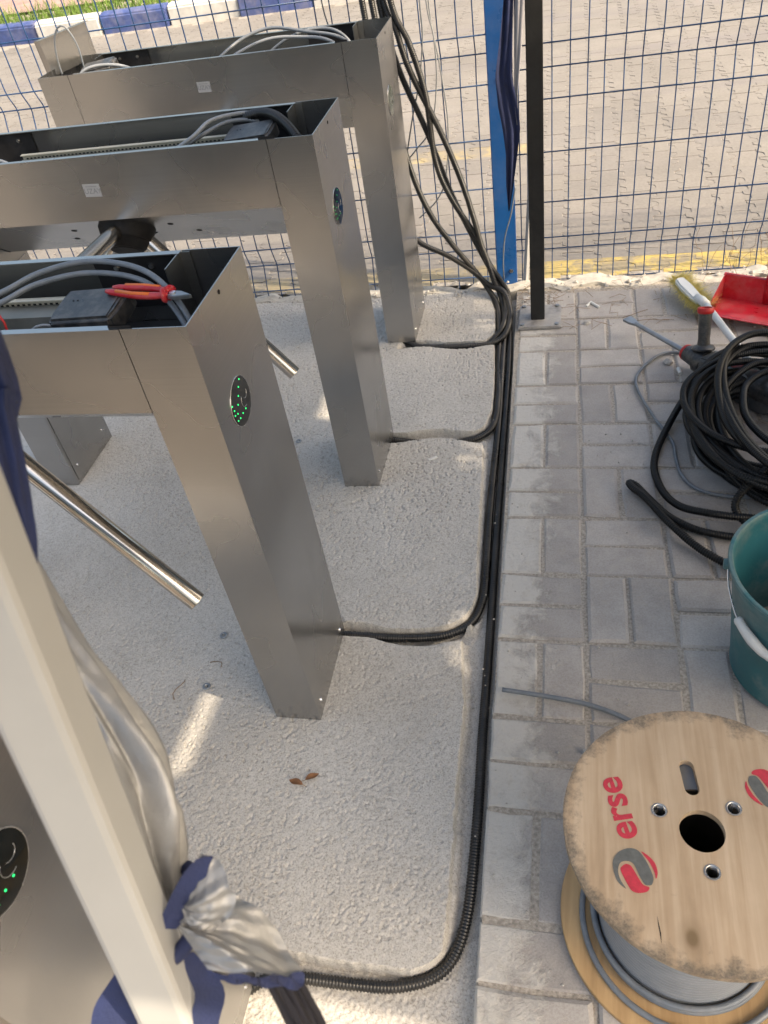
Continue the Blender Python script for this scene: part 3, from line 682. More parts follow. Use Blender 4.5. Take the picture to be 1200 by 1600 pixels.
        for k in range(3):
            ph = phi+k*2*math.pi/3; d = ax*math.cos(al)+(e1*math.cos(ph)+e2*math.sin(ph))*math.sin(al)
            def ma():
                mb = MB(); P = [hub+d*t for t in (.03, .20, .38, .5435, .5455, .546)]; mb.tube(P, [.0185]*4+[.0180, .0165], 28); return mb.mesh('arm', TUBE, R(35))
            ob('arm', cached('arm%.2f%d' % (phi, k), ma), e)
    return e
t1 = make_turnstile(0, 0, 'nearest fully seen turnstile, its leg showing a bright green lit arrow, pliers in its tray', [(-.200, .098, .950, -.06, -3)], False, 1.1493)
t2 = make_turnstile(-.0076, .7805, 'middle turnstile with a small paper sticker on its front and a black hub below', [(-.185, .130, .941, -.05, -4)], True, 1.0341, .5)
t3 = make_turnstile(-.0158, 1.5795, 'farthest turnstile, right in front of the mesh fence, loops of cable over its tray', [(-.95, .155, .945, .1, -5)], True, 1.0341, 0.)
t4 = make_turnstile(.002, -.765, 'turnstile at the bottom left corner, close to the camera behind the white pole', [], False, 1.0341)

# lid left standing on the far turnstile
lid = tag(empty('cover_plate', (-1.075, 1.775, .955)), 'steel cover plate standing upright on the left end of the farthest turnstile', 'cover plate')
lid.rotation_euler = (R(-3), 0, math.atan2(.25, .055))
ob('plate', MB().box(-.125, .125, -.001, .001, 0, .105).mesh('plate', STEEL), lid)
ob('folded_edge', MB().box(-.1245, -.1225, -.001, -.020, 0, .104).mesh('folded_edge', STEEL), lid)
ob('folded_edge', MB().box(-.12, .1245, -.018, -.001, .103, .1045).mesh('folded_edge', STEEL), lid)

# cables lying in the open trays
def cable(pts, r, mat, label, name='cable', cat='cable', group=None):
    return tag(ob(name, cable_mesh(name, pts, r, mat)), label, cat, group)
cable([(-.62, .12, .90), (-.50, .10, .945), (-.376, .137, .972), (-.318, .175, .985), (-.231, .190, .992), (-.125, .158, .985), (-.045, .09, .955), (-.02, .06, .88), (-.02, .06, .80)], .0046, GREY_CABLE, 'upper of the two grey cables arched over the nearest tray behind the pliers')
cable([(-.62, .10, .895), (-.50, .085, .935), (-.376, .118, .962), (-.318, .155, .975), (-.231, .178, .978), (-.125, .150, .970), (-.045, .078, .94), (-.028, .05, .87), (-.028, .05, .80)], .0046, GREY_CABLE, 'lower of the two grey cables arched over the nearest tray behind the pliers')
cable([(-.34, .10, .87), (-.315, .08, .925), (-.28, .075, .945), (-.24, .09, .925), (-.22, .10, .90)], .0022, PALE_CABLE, 'thin pale wire looping out beside the black controller box')
cable([(-.345, .06, .89), (-.34, .07, .955), (-.355, .075, .965), (-.37, .07, .90)], .002, RED_RUBBER, 'thin red wire at the left edge of the nearest tray')
cable([(-.50, .88, .90), (-.40, .86, .93), (-.316, .871, .965), (-.289, .94, .978), (-.222, .985, .975), (-.19, .985, .965)], .0047, PALE_CABLE, 'pale grey cable running into a black sleeve, upper one in the middle tray')
cable([(-.50, .89, .90), (-.40, .872, .925), (-.308, .90, .958), (-.262, .955, .966), (-.215, .975, .962), (-.19, .975, .955)], .0047, GREY_CABLE, 'darker grey cable running into a black sleeve, lower one in the middle tray')
tag(ob('cable_sleeve', conduit_mesh('cable_sleeve', [(-.222, .985, .966), (-.17, .968, .975), (-.117, .925, .968), (-.06, .86, .93), (-.04, .83, .86), (-.04, .83, .80)], CONDUIT, .0115)), 'short black corrugated sleeve bending into the leg of the middle turnstile', 'cable sleeve')
cable([(-.75, .85, .885), (-.80, .87, .945), (-.88, .86, .965), (-1.0, .85, .93)], .0047, PALE_CABLE, 'pale cable at the left frame edge in the middle tray')
for k, (pts, r, m, lab) in enumerate((
    ([(-.62, 1.60, .90), (-.52, 1.62, .955), (-.45, 1.69, .99), (-.36, 1.715, 1.005), (-.25, 1.69, .99), (-.13, 1.66, .965), (-.07, 1.67, .88)], .0047, GREY_CABLE, 'highest arched grey cable over the tray of the farthest turnstile'),
    ([(-.60, 1.60, .89), (-.48, 1.62, .955), (-.37, 1.665, .985), (-.26, 1.665, .982), (-.16, 1.64, .965), (-.08, 1.65, .88)], .0047, PALE_CABLE, 'lower pale cable arched over the tray of the farthest turnstile'),
    ([(-.40, 1.70, .93), (-.31, 1.70, .975), (-.22, 1.72, .988), (-.14, 1.70, .968), (-.08, 1.69, .88)], .0047, GREY_CABLE, 'short grey cable on the right in the tray of the farthest turnstile'),
    ([(-1.06, 1.70, .86), (-1.068, 1.68, .959), (-1.058, 1.68, 1.035), (-1.03, 1.68, 1.082), (-1.0, 1.68, 1.082), (-.982, 1.68, 1.03), (-.985, 1.68, .96), (-.99, 1.70, .88)], .0028, GREY_CABLE, 'thin dark cable standing up in a loop by the steel cover plate'),
    ([(-1.02, 1.62, .90), (-.97, 1.63, .965), (-.90, 1.65, .975), (-.82, 1.66, .955), (-.75, 1.66, .90)], .005, PALE_CABLE, 'pale cable in front of the box at the left end of the farthest tray'))):
    cable(pts, r, m, lab)

# insulated pliers resting on the controller box
plr = tag(empty('pliers', (-.094, .104, .974), (0, 0, -.22)), 'red and orange handled pliers lying on the black box in the nearest tray', 'pliers')
plr.scale = (.82, .82, .82)
ob('jaws', MB().prism([(.040, -.010), (.055, -.012), (.085, -.002), (.088, .001), (.060, .011), (.040, .010)], -.004, .004, 'z').mesh('jaws', CHISEL, False, .0015), plr)
ob('pivot', MB().disc((.047, 0, .004), .006, .002, (0, 0, 1), 12).mesh('pivot', CHROME), plr)
for s, zr in ((1, 0), (-1, .003)):
    hd = ob('handle', MB().tube(smooth_path([(.040, .005*s, zr), (.022, .012*s, zr), (-.02, .017*s, zr), (-.07, .013*s, zr), (-.098, .010*s, zr)], .006), np.interp(np.linspace(0, 1, len(smooth_path([(.040, .005*s, zr), (.022, .012*s, zr), (-.02, .017*s, zr), (-.07, .013*s, zr), (-.098, .010*s, zr)], .006))), [0, .2, .9, 1], [.005, .0068, .0062, .004]), 10).mesh('handle', RED_PLASTIC, True), plr)
    ob('guard', MB().lathe([(.004, 0), (.013, .004), (.0145, .009), (.008, .012), (.004, .012)], 16).mesh('guard', RED_PLASTIC, True), hd, (.027, .010*s, zr), (0, R(90), -.35*s))
    ob('grip_inlay', MB().tube([(.008, .0165*s, zr+.0045), (-.03, .0185*s, zr+.0045), (-.07, .0145*s, zr+.0045)], .0038, 8).mesh('grip_inlay', ORANGE, True), hd)

# ------------------------------------------------------------------ corrugated conduits
CG = 'black corrugated conduits'
def conduit(pts, label, mat=CONDUIT, r=.0108): return tag(ob('corrugated_conduit', conduit_mesh('corrugated_conduit', pts, mat, r)), label, 'conduit', CG)
for path, lab in zip(RUNS, (
    'longest black conduit, following the whole channel and turning left at the front',
    'black conduit turning off into the trench of the nearest turnstile leg',
    'black conduit turning off into the dusty trench of the middle turnstile leg',
    'black conduit bending sharply into the trench of the farthest turnstile leg',
    'black conduit ending in a short inner bend beside the black post')): conduit(path, lab)
HW = 'thin loose wires by the fence'
for pts, m, lab in (([(.056, 1.96, 1.3), (.056, 1.95, .987), (.054, 1.95, .881), (.029, 1.95, .752), (-.003, 1.95, .656), (-.044, 1.95, .511), (-.07, 1.95, .40), (-.10, 1.93, .2)], GREY_CABLE, 'thin grey cable hanging before the fence, swinging left behind the farthest leg'),
                    ([(.076, 1.96, 1.3), (.076, 1.955, .984), (.090, 1.955, .878), (.086, 1.955, .747), (.055, 1.955, .61), (-.006, 1.955, .541), (-.05, 1.95, .5)], PALE_CABLE, 'thin pale cable hanging before the fence in a shallow curve'),
                    ([(.10, 1.96, 1.3), (.082, 1.962, .98), (.10, 1.962, .80), (.112, 1.962, .62), (.09, 1.96, .44), (.05, 1.955, .36), (-.02, 1.95, .30)], PALE_CABLE, 'thin white wire hanging lowest before the fence by the conduits'),
                    ([(-.262, 1.965, 1.3), (-.259, 1.965, 1.02), (-.245, 1.965, .91), (-.25, 1.955, .80)], GREY_CABLE, 'thin grey cable dropping behind the tray of the farthest turnstile'),
                    ([(.335, 1.92, .40), (.318, 1.915, .31), (.292, 1.912, .22), (.283, 1.91, .13), (.283, 1.905, .06)], GREY_CABLE, 'thin tie string hanging from the tip of the navy tarp')):
    cable(pts, .0024, m, lab)

# ------------------------------------------------------------------ tent over the turnstiles
tent = tag(empty('canopy_tent', (2.2, .70, 0)), 'canopy tent on slanted white square poles, one pole close by at left', 'tent')
tx, ty = -2.2, -.70
def pole_mesh(p0, p1, a, rot):
    d = (Vector(p1)-Vector(p0)); n = d.normalized(); u = n.cross(Vector((0, 1, 0))).normalized(); v = n.cross(u)
    c, s = math.cos(rot), math.sin(rot); u, v = u*c+v*s, v*c-u*s; h = a/2; b = a*.14; pts = []
    prof = [(h, -h+b), (h, h-b), (h-b*.3, h-b*.3), (h-b, h), (-h+b, h), (-h+b*.3, h-b*.3), (-h, h-b), (-h, -h+b), (-h+b*.3, -h+b*.3), (-h+b, -h), (h-b, -h), (h-b*.3, -h+b*.3)]
    vs = [Vector(p0)+u*x+v*y for x, y in prof]+[Vector(p1)+u*x+v*y for x, y in prof]; n_ = len(prof)
    return MB().add(vs, [tuple(range(n_))[::-1], tuple(range(n_, 2*n_))]+[(i, (i+1) % n_, n_+(i+1) % n_, n_+i) for i in range(n_)]).mesh('pole', WHITE_PAINT)
def P0(x, y, z): return (x+tx, y+ty, z)
ob('pole', pole_mesh(P0(.213, -.936, -.03), P0(.243, -.530, 2.0), .0385, R(14)), tent)
ob('pole', MB().tube([P0(.359, 2.006, 0), P0(.382, 1.99, .34), P0(.40, 1.98, 1.9)], .0105, 4).mesh('pole', PALE_POST), tent)
ob('pole', pole_mesh(P0(4.20, -.936, -.03), P0(4.17, -.530, 2.0), .0385, 0), tent)
ob('pole', pole_mesh(P0(4.20, 2.0, -.03), P0(4.17, 1.95, 2.0), .0385, 0), tent)
EX0, EX1, EY0, EY1, EZ, AZ = .235, 4.2, -1.060, 1.370, 2.0, 2.62
def inside(px, py, poly):
    r = np.zeros(px.shape, bool); n = len(poly)
    for i in range(n):
        (x1, y1), (x2, y2) = poly[i], poly[(i+1) % n]
        r ^= ((y1 > py) != (y2 > py)) & (px < (x2-x1)*(py-y1)/(y2-y1+1e-12)+x1)
    return r
def roof():
    # unseen roof sheet with invented openings, placed to throw sun patches on the slab
    gx = np.arange(EX0, EX1+.001, .012); gy = np.arange(EY0, EY1+.001, .012); X, Y = np.meshgrid(gx, gy); cxm, cym = (EX0+EX1)/2, (EY0+EY1)/2
    t = np.maximum(np.abs(X-cxm)/(EX1-cxm), np.abs(Y-cym)/(EY1-cym)); Z = EZ+(AZ-EZ)*(1-t)-.05*np.sin(np.pi*np.clip(t, 0, 1))
    gxs = X-to_sun.x/to_sun.z*Z; gys = Y-to_sun.y/to_sun.z*Z
    cut = np.zeros(X.shape, bool); g = np.random.default_rng(4)
    for poly in ([(-.262, .062), (-.292, .068), (-.306, -.08), (-.316, -.180), (-.272, -.155), (-.262, -.06)], [(-.290, 1.275), (-.285, 1.120), (-.20, 1.095)]): cut |= inside(gxs, gys, poly)
    for poly, pr in (([(.165, 1.89), (.265, 1.885), (.275, 1.63), (.185, 1.635)], .22), ([(.195, .975), (.275, .975), (.285, .87), (.20, .86)], .24), ([(.245, .325), (.315, .325), (.325, .14), (.255, .15)], .28)): cut |= inside(gxs, gys, poly) & (g.random(X.shape) < pr)
    ny, nx = X.shape; idx = np.arange(ny*nx).reshape(ny, nx)
    q = np.stack([idx[:-1, :-1], idx[:-1, 1:], idx[1:, 1:], idx[1:, :-1]], -1).reshape(-1, 4)[~cut[:-1, :-1].ravel()]
    return fast_mesh('roof', np.stack([X+tx, Y+ty, Z], -1).reshape(-1, 3).tolist(), q.tolist(), ROOF)
rf = ob('roof', roof(), tent)
vl = MB()
for (a, b) in (((EX0, EY0), (EX1, EY0)), ((EX1, EY0), (EX1, EY1)), ((EX1, EY1), (EX0, EY1)), ((EX0, EY1), (EX0, EY0))):
    n = 24
    for i in range(n):
        p = [(a[0]+(b[0]-a[0])*t/n, a[1]+(b[1]-a[1])*t/n) for t in (i, i+1)]
        w1, w2 = (.012*math.sin(q*1.3) for q in (i, i+1))
        vl.add([P0(p[0][0]+w1, p[0][1]+w1, EZ-.16), P0(p[1][0]+w2, p[1][1]+w2, EZ-.16), P0(*p[1], EZ), P0(*p[0], EZ)], [(0, 1, 2, 3)])
ob('valance', vl.mesh('valance', NAVY), rf)
for a, b in (((EX0, EY0), (EX1, EY0)), ((EX1, EY0), (EX1, EY1)), ((EX1, EY1), (EX0, EY1)), ((EX0, EY1), (EX0, EY0))):
    ob('roof_bar', MB().tube([P0(*a, EZ-.03), P0(*b, EZ-.03)], .012, 6).mesh('roof_bar', WHITE_PAINT), tent)

# curtain gathered and tied to the near pole
def bundle(axis, name, mat, folds=7, depth=.22, seed=0, n=72, step=.008, twist=1.2, flat=None):
    A = np.asarray(axis, float); P = smooth_path(A[:, :3], step)
    dA = np.r_[0, np.cumsum(np.linalg.norm(np.diff(A[:, :3], axis=0), axis=1))]; dP = np.linspace(0, dA[-1], len(P)); rad = np.interp(dP, dA, A[:, 3])
    Tn = np.gradient(P, axis=0); Tn /= np.linalg.norm(Tn, axis=1)[:, None]; u = np.cross(Tn[0], [0, 1, 0]); u /= np.linalg.norm(u); v = []; th = np.arange(n)*2*np.pi/n
    g = np.random.default_rng(seed); ph = g.uniform(0, 6.28, 6)
    for i in range(len(P)):
        u = u-Tn[i]*(u@Tn[i]); u /= np.linalg.norm(u); b = np.cross(Tn[i], u); s = dP[i]
        q = 1+depth*(np.abs(np.sin(folds/2*th+ph[0]+twist*s*6))-.5)*1.3+depth*.5*np.sin((folds+3)*th+ph[1]-s*14)+depth*.35*np.sin(2*th+ph[2]+s*11)+depth*.25*np.sin(13*th+ph[3]+s*35)
        rr = rad[i]*q; v.append(P[i]+rr[:, None]*(np.cos(th)[:, None]*u+np.sin(th)[:, None]*b))
    N = len(P); V = np.concatenate(v); f = [(i*n+k, i*n+(k+1) % n, (i+1)*n+(k+1) % n, (i+1)*n+k) for i in range(N-1) for k in range(n)]
    return fast_mesh(name, V, f, mat)
cu = tag(empty('tent_curtain', (.2, -.68, 0)), 'silver and navy tent curtain gathered and tied to the white pole', 'curtain')
def rel(a): return [(x-.2, y+.68, z, r) for x, y, z, r in a]
ob('drape', bundle(rel([(.090, -.535, 1.16, 0.0140), (.118, -.578, 1.075, 0.0168), (.140, -.604, 1.04, 0.0189), (.169, -.631, 1.001, 0.0224), (.192, -.656, .964, 0.0273), (.204, -.680, .936, 0.0294), (.214, -.700, .912, 0.0238), (.230, -.722, .887, 0.0119)]), 'drape', SILVER, 5, .34, 1, 90, 0.0028), cu)
ob('drape_edge', bundle(rel([(.150, -.48, 1.55, 0.0112), (.157, -.530, 1.255, 0.0098), (.165, -.556, 1.231, 0.0095), (.174, -.578, 1.206, 0.0084), (.181, -.597, 1.185, 0.0070), (.188, -.614, 1.164, 0.0042), (.192, -.64, 1.14, 0.0021)]), 'drape_edge', NAVY, 4, .3, 2), cu)
def fan(name, root, arc, mat, crease=.004, k0=0, bul=.012, n=40, m=90, s0=.06):
    A = smooth_path(arc, .001); A = A[np.linspace(0, len(A)-1, m).astype(int)]; root = np.asarray(root); nr = np.cross(A[0]-root, A[-1]-root); nr /= np.linalg.norm(nr); nr *= np.sign(nr[2]+nr[0]) or 1
    vs, fs = [], []; g = np.random.default_rng(k0); ph = g.uniform(0, 6.28, 8)
    for i in range(n):
        s_ = s0+(1-s0)*i/(n-1)
        for k in range(m):
            t = k/(m-1); p = root+(A[k]-root)*s_
            w_ = crease*(math.sin(t*23+ph[0]+s_*1.5)*.55+math.sin(t*41+ph[1]-s_*2)*.3+math.sin(t*11+ph[2])*.7)*(.35+.65*s_)+crease*.25*math.sin(s_*26+t*9+ph[3])*math.sin(t*17)
            vs.append(p+nr*(w_+bul*math.sin(math.pi*min(1, s_*1.1))*math.sin(math.pi*t)))
    for i in range(n-1):
        for k in range(m-1): a = i*m+k; fs.append((a, a+1, a+m+1, a+m))
    return fast_mesh(name, vs, fs, mat)
def rp(P): return [(x-.2, y+.68, z) for x, y, z in P]
ob('skirt', fan('skirt', rp([(.256, -.741, .922)])[0], rp([(.274, -.708, .918), (.292, -.712, .904), (.312, -.721, .889), (.327, -.735, .877), (.338, -.746, .874), (.327, -.756, .898), (.311, -.762, .912), (.286, -.764, .918)]), SILVER, .0042, 3), cu)
def strip(name, top, bot, mat):
    a_, b_ = smooth_path(top, .002), smooth_path(bot, .002); m = 60; a_ = a_[np.linspace(0, len(a_)-1, m).astype(int)]; b_ = b_[np.linspace(0, len(b_)-1, m).astype(int)]; vs, fs = [], []
    for i in range(5):
        for k in range(m): vs.append(a_[k]+(b_[k]-a_[k])*i/4+np.array([.0012*math.sin(k*.5+i), .0012*math.sin(k*.33+i*2), 0]))
    for i in range(4):
        for k in range(m-1): a = i*m+k; fs.append((a, a+1, a+m+1, a+m))
    return fast_mesh(name, vs, fs, mat)
ob('hem', strip('hem', rp([(.3385, -.7455, .8745), (.327, -.7565, .8985), (.311, -.763, .912), (.286, -.765, .9175)]), rp([(.339, -.753, .865), (.326, -.761, .889), (.311, -.766, .904), (.286, -.767, .911)]), NAVY), cu)
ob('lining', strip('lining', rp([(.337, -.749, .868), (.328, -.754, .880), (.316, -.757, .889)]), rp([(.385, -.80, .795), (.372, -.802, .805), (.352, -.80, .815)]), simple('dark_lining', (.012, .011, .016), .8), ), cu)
ob('tie_band', MB().tube(smooth_path([(.031+.026*math.cos(t), -.043+.030*math.sin(t), .888+.014*math.sin(t+.6)) for t in np.linspace(0, 2*math.pi, 12, endpoint=False)], .004, True), .0060, 8, closed=True).mesh('tie_band', NAVY, True), cu)
def ribbon(name, pts, wv, width, mat, thick=.0012):
    P = smooth_path(pts, .006); n = len(P); wv = np.asarray(wv, float); vs = []; fs = []
    for i, p in enumerate(P):
        wd = np.interp(i/(n-1), np.linspace(0, 1, len(width)), width)
        ww = np.array([np.interp(i/(n-1), np.linspace(0, 1, len(wv)), wv[:, k]) for k in range(3)]); ww /= np.linalg.norm(ww)
        for k in range(7): s = (k/6-.5)*2; vs.append(p+ww*wd*s+np.array([0, .1, .2])*wd*(1-s*s)*.6+np.array([.3, .2, .1])*wd*.12*math.sin(k*2.4+i*.15))
    for i in range(n-1):
        for k in range(6): a = i*7+k; fs.append((a, a+1, a+8, a+7))
    return fast_mesh(name, vs, fs, mat)
ob('tie_strap', ribbon('tie_strap', [(.044, -.064, .916), (.053, -.056, .924), (.061, -.048, .936), (.070, -.034, .951), (.076, -.027, .957)], [(1, .3, -.2), (1, .2, -.3), (1, .5, -.4)], [.009, .0095, .010, .009, .006], NAVY), cu)
ob('tie_flap', fan('tie_flap', (.058, -.050, .928), [(.072, -.024, .958), (.084, -.027, .950), (.094, -.037, .938), (.096, -.046, .929), (.086, -.057, .919), (.064, -.066, .909)], SILVER, .0030, 9, .010, 24, 60, .02), cu)
ob('loose_tail', ribbon('loose_tail', [(.0, -.060, .852), (-.012, -.076, .832), (-.022, -.092, .815), (-.020, -.112, .792), (-.02, -.13, .74)], [(1, .4, 0), (1, .3, .1), (1, .4, 0)], [.008, .016, .020, .022, .02], NAVY), cu)
ob('loose_tail', ribbon('loose_tail', [(.045, -.062, .866), (.054, -.070, .850), (.060, -.078, .836), (.055, -.094, .818), (.05, -.11, .79)], [(1, .4, 0), (1, .3, .1), (1, .4, 0)], [.005, .010, .013, .012, .01], NAVY), cu)

# navy tarp rolled up against the blue post
tp = tag(empty('rolled_tarp', (.335, 1.93, .31)), 'dark navy tarp hanging in a narrow fold between the blue and black posts', 'tarp')
def tarp(rows, name, mat, fold):
    vs, fs = [], []; Z = [r[0] for r in rows]; n = 60; m = 9
    for i in range(n+1):
        z = Z[0]+(Z[-1]-Z[0])*i/n; o = sorted(rows); zz = [r[0] for r in o]
        x0 = np.interp(z, zz, [r[1] for r in o]); x1 = np.interp(z, zz, [r[2] for r in o])
        for k in range(m): t = k/(m-1); vs.append((x0+(x1-x0)*t-.335, fold*math.sin(k*1.9+z*5)*(1-.2*t)+fold*.5*math.sin(z*14+k), z-.31))
    for i in range(n):
        for k in range(m-1): a = i*m+k; fs.append((a, a+1, a+m+1, a+m))
    return fast_mesh(name, vs, fs, mat)
ob('tarp_fold', tarp([(1.35, .315, .350), (.96, .316, .352), (.86, .300, .345), (.752, .281, .335), (.66, .286, .350), (.592, .297, .357), (.508, .305, .345), (.40, .302, .328), (.311, .307, .311)], 'tarp_fold', NAVY, .007), tp)
ob('tarp_face', tarp([(1.35, .345, .385), (.96, .345, .380), (.82, .338, .366), (.70, .336, .352), (.60, .345, .348)], 'tarp_face', simple('grey_tarp', (.30, .30, .33), .7, 0, .15, 8), .004), tp)  # pale grey strip along the right of the navy fold

# ------------------------------------------------------------------ cable spool
sp = tag(empty('cable_spool', (.7132, -.3364, 0)), 'wooden cable spool with red printed lettering, standing in front at right', 'cable spool')
SH, SR = .3347, .194; FT = .012
def slot(cx_, cy_, ang, ln, r):
    pts = []; c, s = math.cos(ang), math.sin(ang)
    for i in range(25):
        t = -math.pi/2+math.pi*i/12 if i < 13 else math.pi/2+math.pi*(i-13)/11*1.0
        ox = ln/2 if i < 13 else -ln/2; x, y = ox+r*math.cos(t), r*math.sin(t); pts.append((cx_+x*c-y*s, cy_+x*s+y*c))
    return pts
def wobbly(r, n=120): return [(r*(1+.0016*math.sin(5*t+1)+.0012*math.sin(17*t)+.0008*math.sin(41*t+2))*math.cos(t), r*(1+.0016*math.sin(5*t+1)+.0012*math.sin(17*t)+.0008*math.sin(41*t+2))*math.sin(t)) for t in np.arange(n)*2*math.pi/n]
small = [(-.057, .021), (.046, .034), (.006, -.062)]
tf = ob('top_flange', curve_mesh('top_flange', [wobbly(SR), circle(-.001, -.004, .031), slot(-.0105, .078, R(97), .036, .0105)]+[circle(x, y, .0105, 20) for x, y in small], FT, WOOD), sp, (0, 0, SH-FT/2))
tf.data.materials[0] = WOOD
for x, y in small: ob('bolt_sleeve', MB().lathe([(.0112, .001), (.0096, .0016), (.0085, .0005), (.0085, -.05)], 24).mesh('bolt_sleeve', CHROME, True), tf, (x, y, FT/2))
ob('bottom_flange', MB().lathe([(.032, FT), (.032, 0), (SR, 0), (SR+.001, .002), (SR+.001, FT-.001), (SR, FT)], 120, close=True).mesh('bottom_flange', WOOD_LOW), sp)
core = ob('core', MB().lathe([(.064, FT), (.064, SH-FT), (.066, SH-FT)], 48).mesh('core', simple('shade_toned_board', (.06, .045, .03), .9)), sp)  # core coloured dark to stand in for the shade inside the hollow
pr_ = [(.066, FT+.0005)]
for i in range(29):
    z0 = FT+.003+i*.01055
    for k in range(9): t = -math.pi/2+math.pi*k/8; pr_.append((.1275+.0052*math.cos(t), z0+.0052+.0052*math.sin(t)))
pr_.append((.066, z0+.0105))
ob('wound_cable', MB().lathe(pr_, 90).mesh('wound_cable', DRUM, True), sp)
def loop(rad, z, ecc, ph, zt=0, a0=0, a1=2*math.pi): return [(rad*(1+ecc*math.cos(t+ph))*math.cos(t), rad*(1+ecc*math.cos(t+ph))*math.sin(t), z+zt*math.sin(t+ph)) for t in np.linspace(a0, a1, 40)]
ob('loose_turn', MB().tube(smooth_path(loop(.1395, FT+.007, .02, 1.), .008), .0052, 10).mesh('loose_turn', GREY_CABLE, True), sp)
ob('loose_turn', MB().tube(smooth_path(loop(.1650, FT+.0065, .05, R(38), .002, R(150), R(345)), .008), .0052, 10).mesh('loose_turn', GREY_CABLE, True), sp)
ob('loose_turn', MB().tube(smooth_path(loop(.1400, FT+.0185, .012, 2.), .008), .0052, 10).mesh('loose_turn', GREY_CABLE, True), sp)
g_ = [(-109, -97), (-119, -89), (-124, -76), (-125, -62), (-121, -52), (-114, -45), (-103, -40), (-92, -41), (-85, -48), (-79, -58), (-73, -73), (-72, -81), (-75, -88), (-80, -89), (-84, -88), (-90, -78), (-96, -64), (-101, -59), (-109, -59), (-115, -62), (-118, -70), (-118, -78), (-115, -87)]
r1_ = [(-114, -68), (-108, -63), (-102, -64), (-98, -69), (-92, -80), (-86, -89), (-78, -92), (-82, -98), (-93, -101), (-101, -99), (-106, -92), (-112, -80), (-115, -72)]
r2_ = [(-86, -43), (-77, -48), (-69, -57), (-66, -68), (-67, -76), (-69, -79), (-70, -71), (-75, -59), (-81, -50)]
def rnd(pts):
    P = smooth_path([(x/1000, y/1000, 0) for x, y in pts], .0015, True); return [(p[0], p[1]) for p in P]
txt = text_mesh('lettering', 'erse', .056, .0003, PRINT_RED, .0012)
me_g, me_r1, me_r2 = (curve_mesh(n, [rnd(p)], .0003, m) for n, p, m in (('emblem_arch', g_, PRINT_GREY), ('emblem_stroke', r1_, PRINT_RED), ('emblem_crescent', r2_, PRINT_RED)))
for k in (0, 1):
    a = k*math.pi; c, s = math.cos(a), math.sin(a); q = lambda x, y, z: (x*c-y*s, x*s+y*c, z)
    ob('lettering', txt, tf, q(-.1165, .0195, FT/2+.0004), (0, 0, R(104)+a))
    for me in (me_g, me_r1, me_r2): ob(me.name.split('.')[0], me, tf, (0, 0, FT/2+.0004), (0, 0, a))
ob('split_crack', MB().prism([(-.0705, -.128), (-.0695, -.136), (-.0672, -.150), (-.0676, -.163), (-.0688, -.150), (-.0702, -.138)], FT/2-.0002, FT/2+.0003, 'z').mesh('split_crack', DARKHOLE), tf)
tag(ob('cable_tail', cable_mesh('cable_tail', [(.389, .102, .010), (.44, .098, .008), (.50, .092, .0065), (.571, .080, .0065), (.64, .052, .010), (.70, .01, .013), (.74, -.05, .013), (.75, -.12, .013)], .0052, GREY_CABLE)), 'loose end of grey cable lying on the paving behind the spool', 'cable')

# ------------------------------------------------------------------ bucket
bk = tag(empty('bucket', (1.0025, .2134, 0)), 'teal plastic bucket with a white grip on its wire handle, dried cement inside', 'bucket')
ob('body', MB().lathe([(0, .004), (.130, .004), (.1367, .008), (.1368, .02), (.158, .20), (.166, .262), (.1695, .268), (.1695, .283), (.174, .286), (.174, .296), (.178, .2985), (.1795, .302), (.178, .3055), (.172, .3055), (.1685, .301), (.1665, .285), (.160, .24), (.1585, .235), (.132, .016), (0, .014)], 90).mesh('body', TEAL, R(40)), bk)
ob('cement_residue', MB().lathe([(0, .030), (.05, .032), (.09, .027), (.12, .030), (.1375, .044)], 60).mesh('cement_residue', CEMENT, True), bk)
def bail(t):
    rb_ = float(np.interp(math.degrees(t), [172, 200, 265, 340, 352], [.176, .172, .172, .172, .176]))
    return (rb_*math.cos(t), rb_*math.sin(t), float(np.interp(math.degrees(t), [172, 180, 200, 225, 265, 305, 340, 352], [.284, .262, .222, .197, .188, .200, .250, .284])))
ob('wire_handle', MB().tube(smooth_path([bail(R(a)) for a in range(172, 353, 9)], .006), .0022, 8).mesh('wire_handle', CHROME, True), bk)
gp = smooth_path([bail(R(a)) for a in range(201, 236, 4)], .004)
ob('grip', MB().tube(gp, np.interp(np.linspace(0, 1, len(gp)), [0, .06, .12, .5, .88, .94, 1], [.0065, .0095, .0085, .0105, .0085, .0095, .0065]), 14).mesh('grip', WHITE_PLASTIC, True), bk)
for a in (172, 352): ob('ear', MB().disc((.170*math.cos(R(a)), .170*math.sin(R(a)), .280), .013, .014, (math.cos(R(a)), math.sin(R(a)), 0), 16, .010).mesh('ear', TEAL), bk)

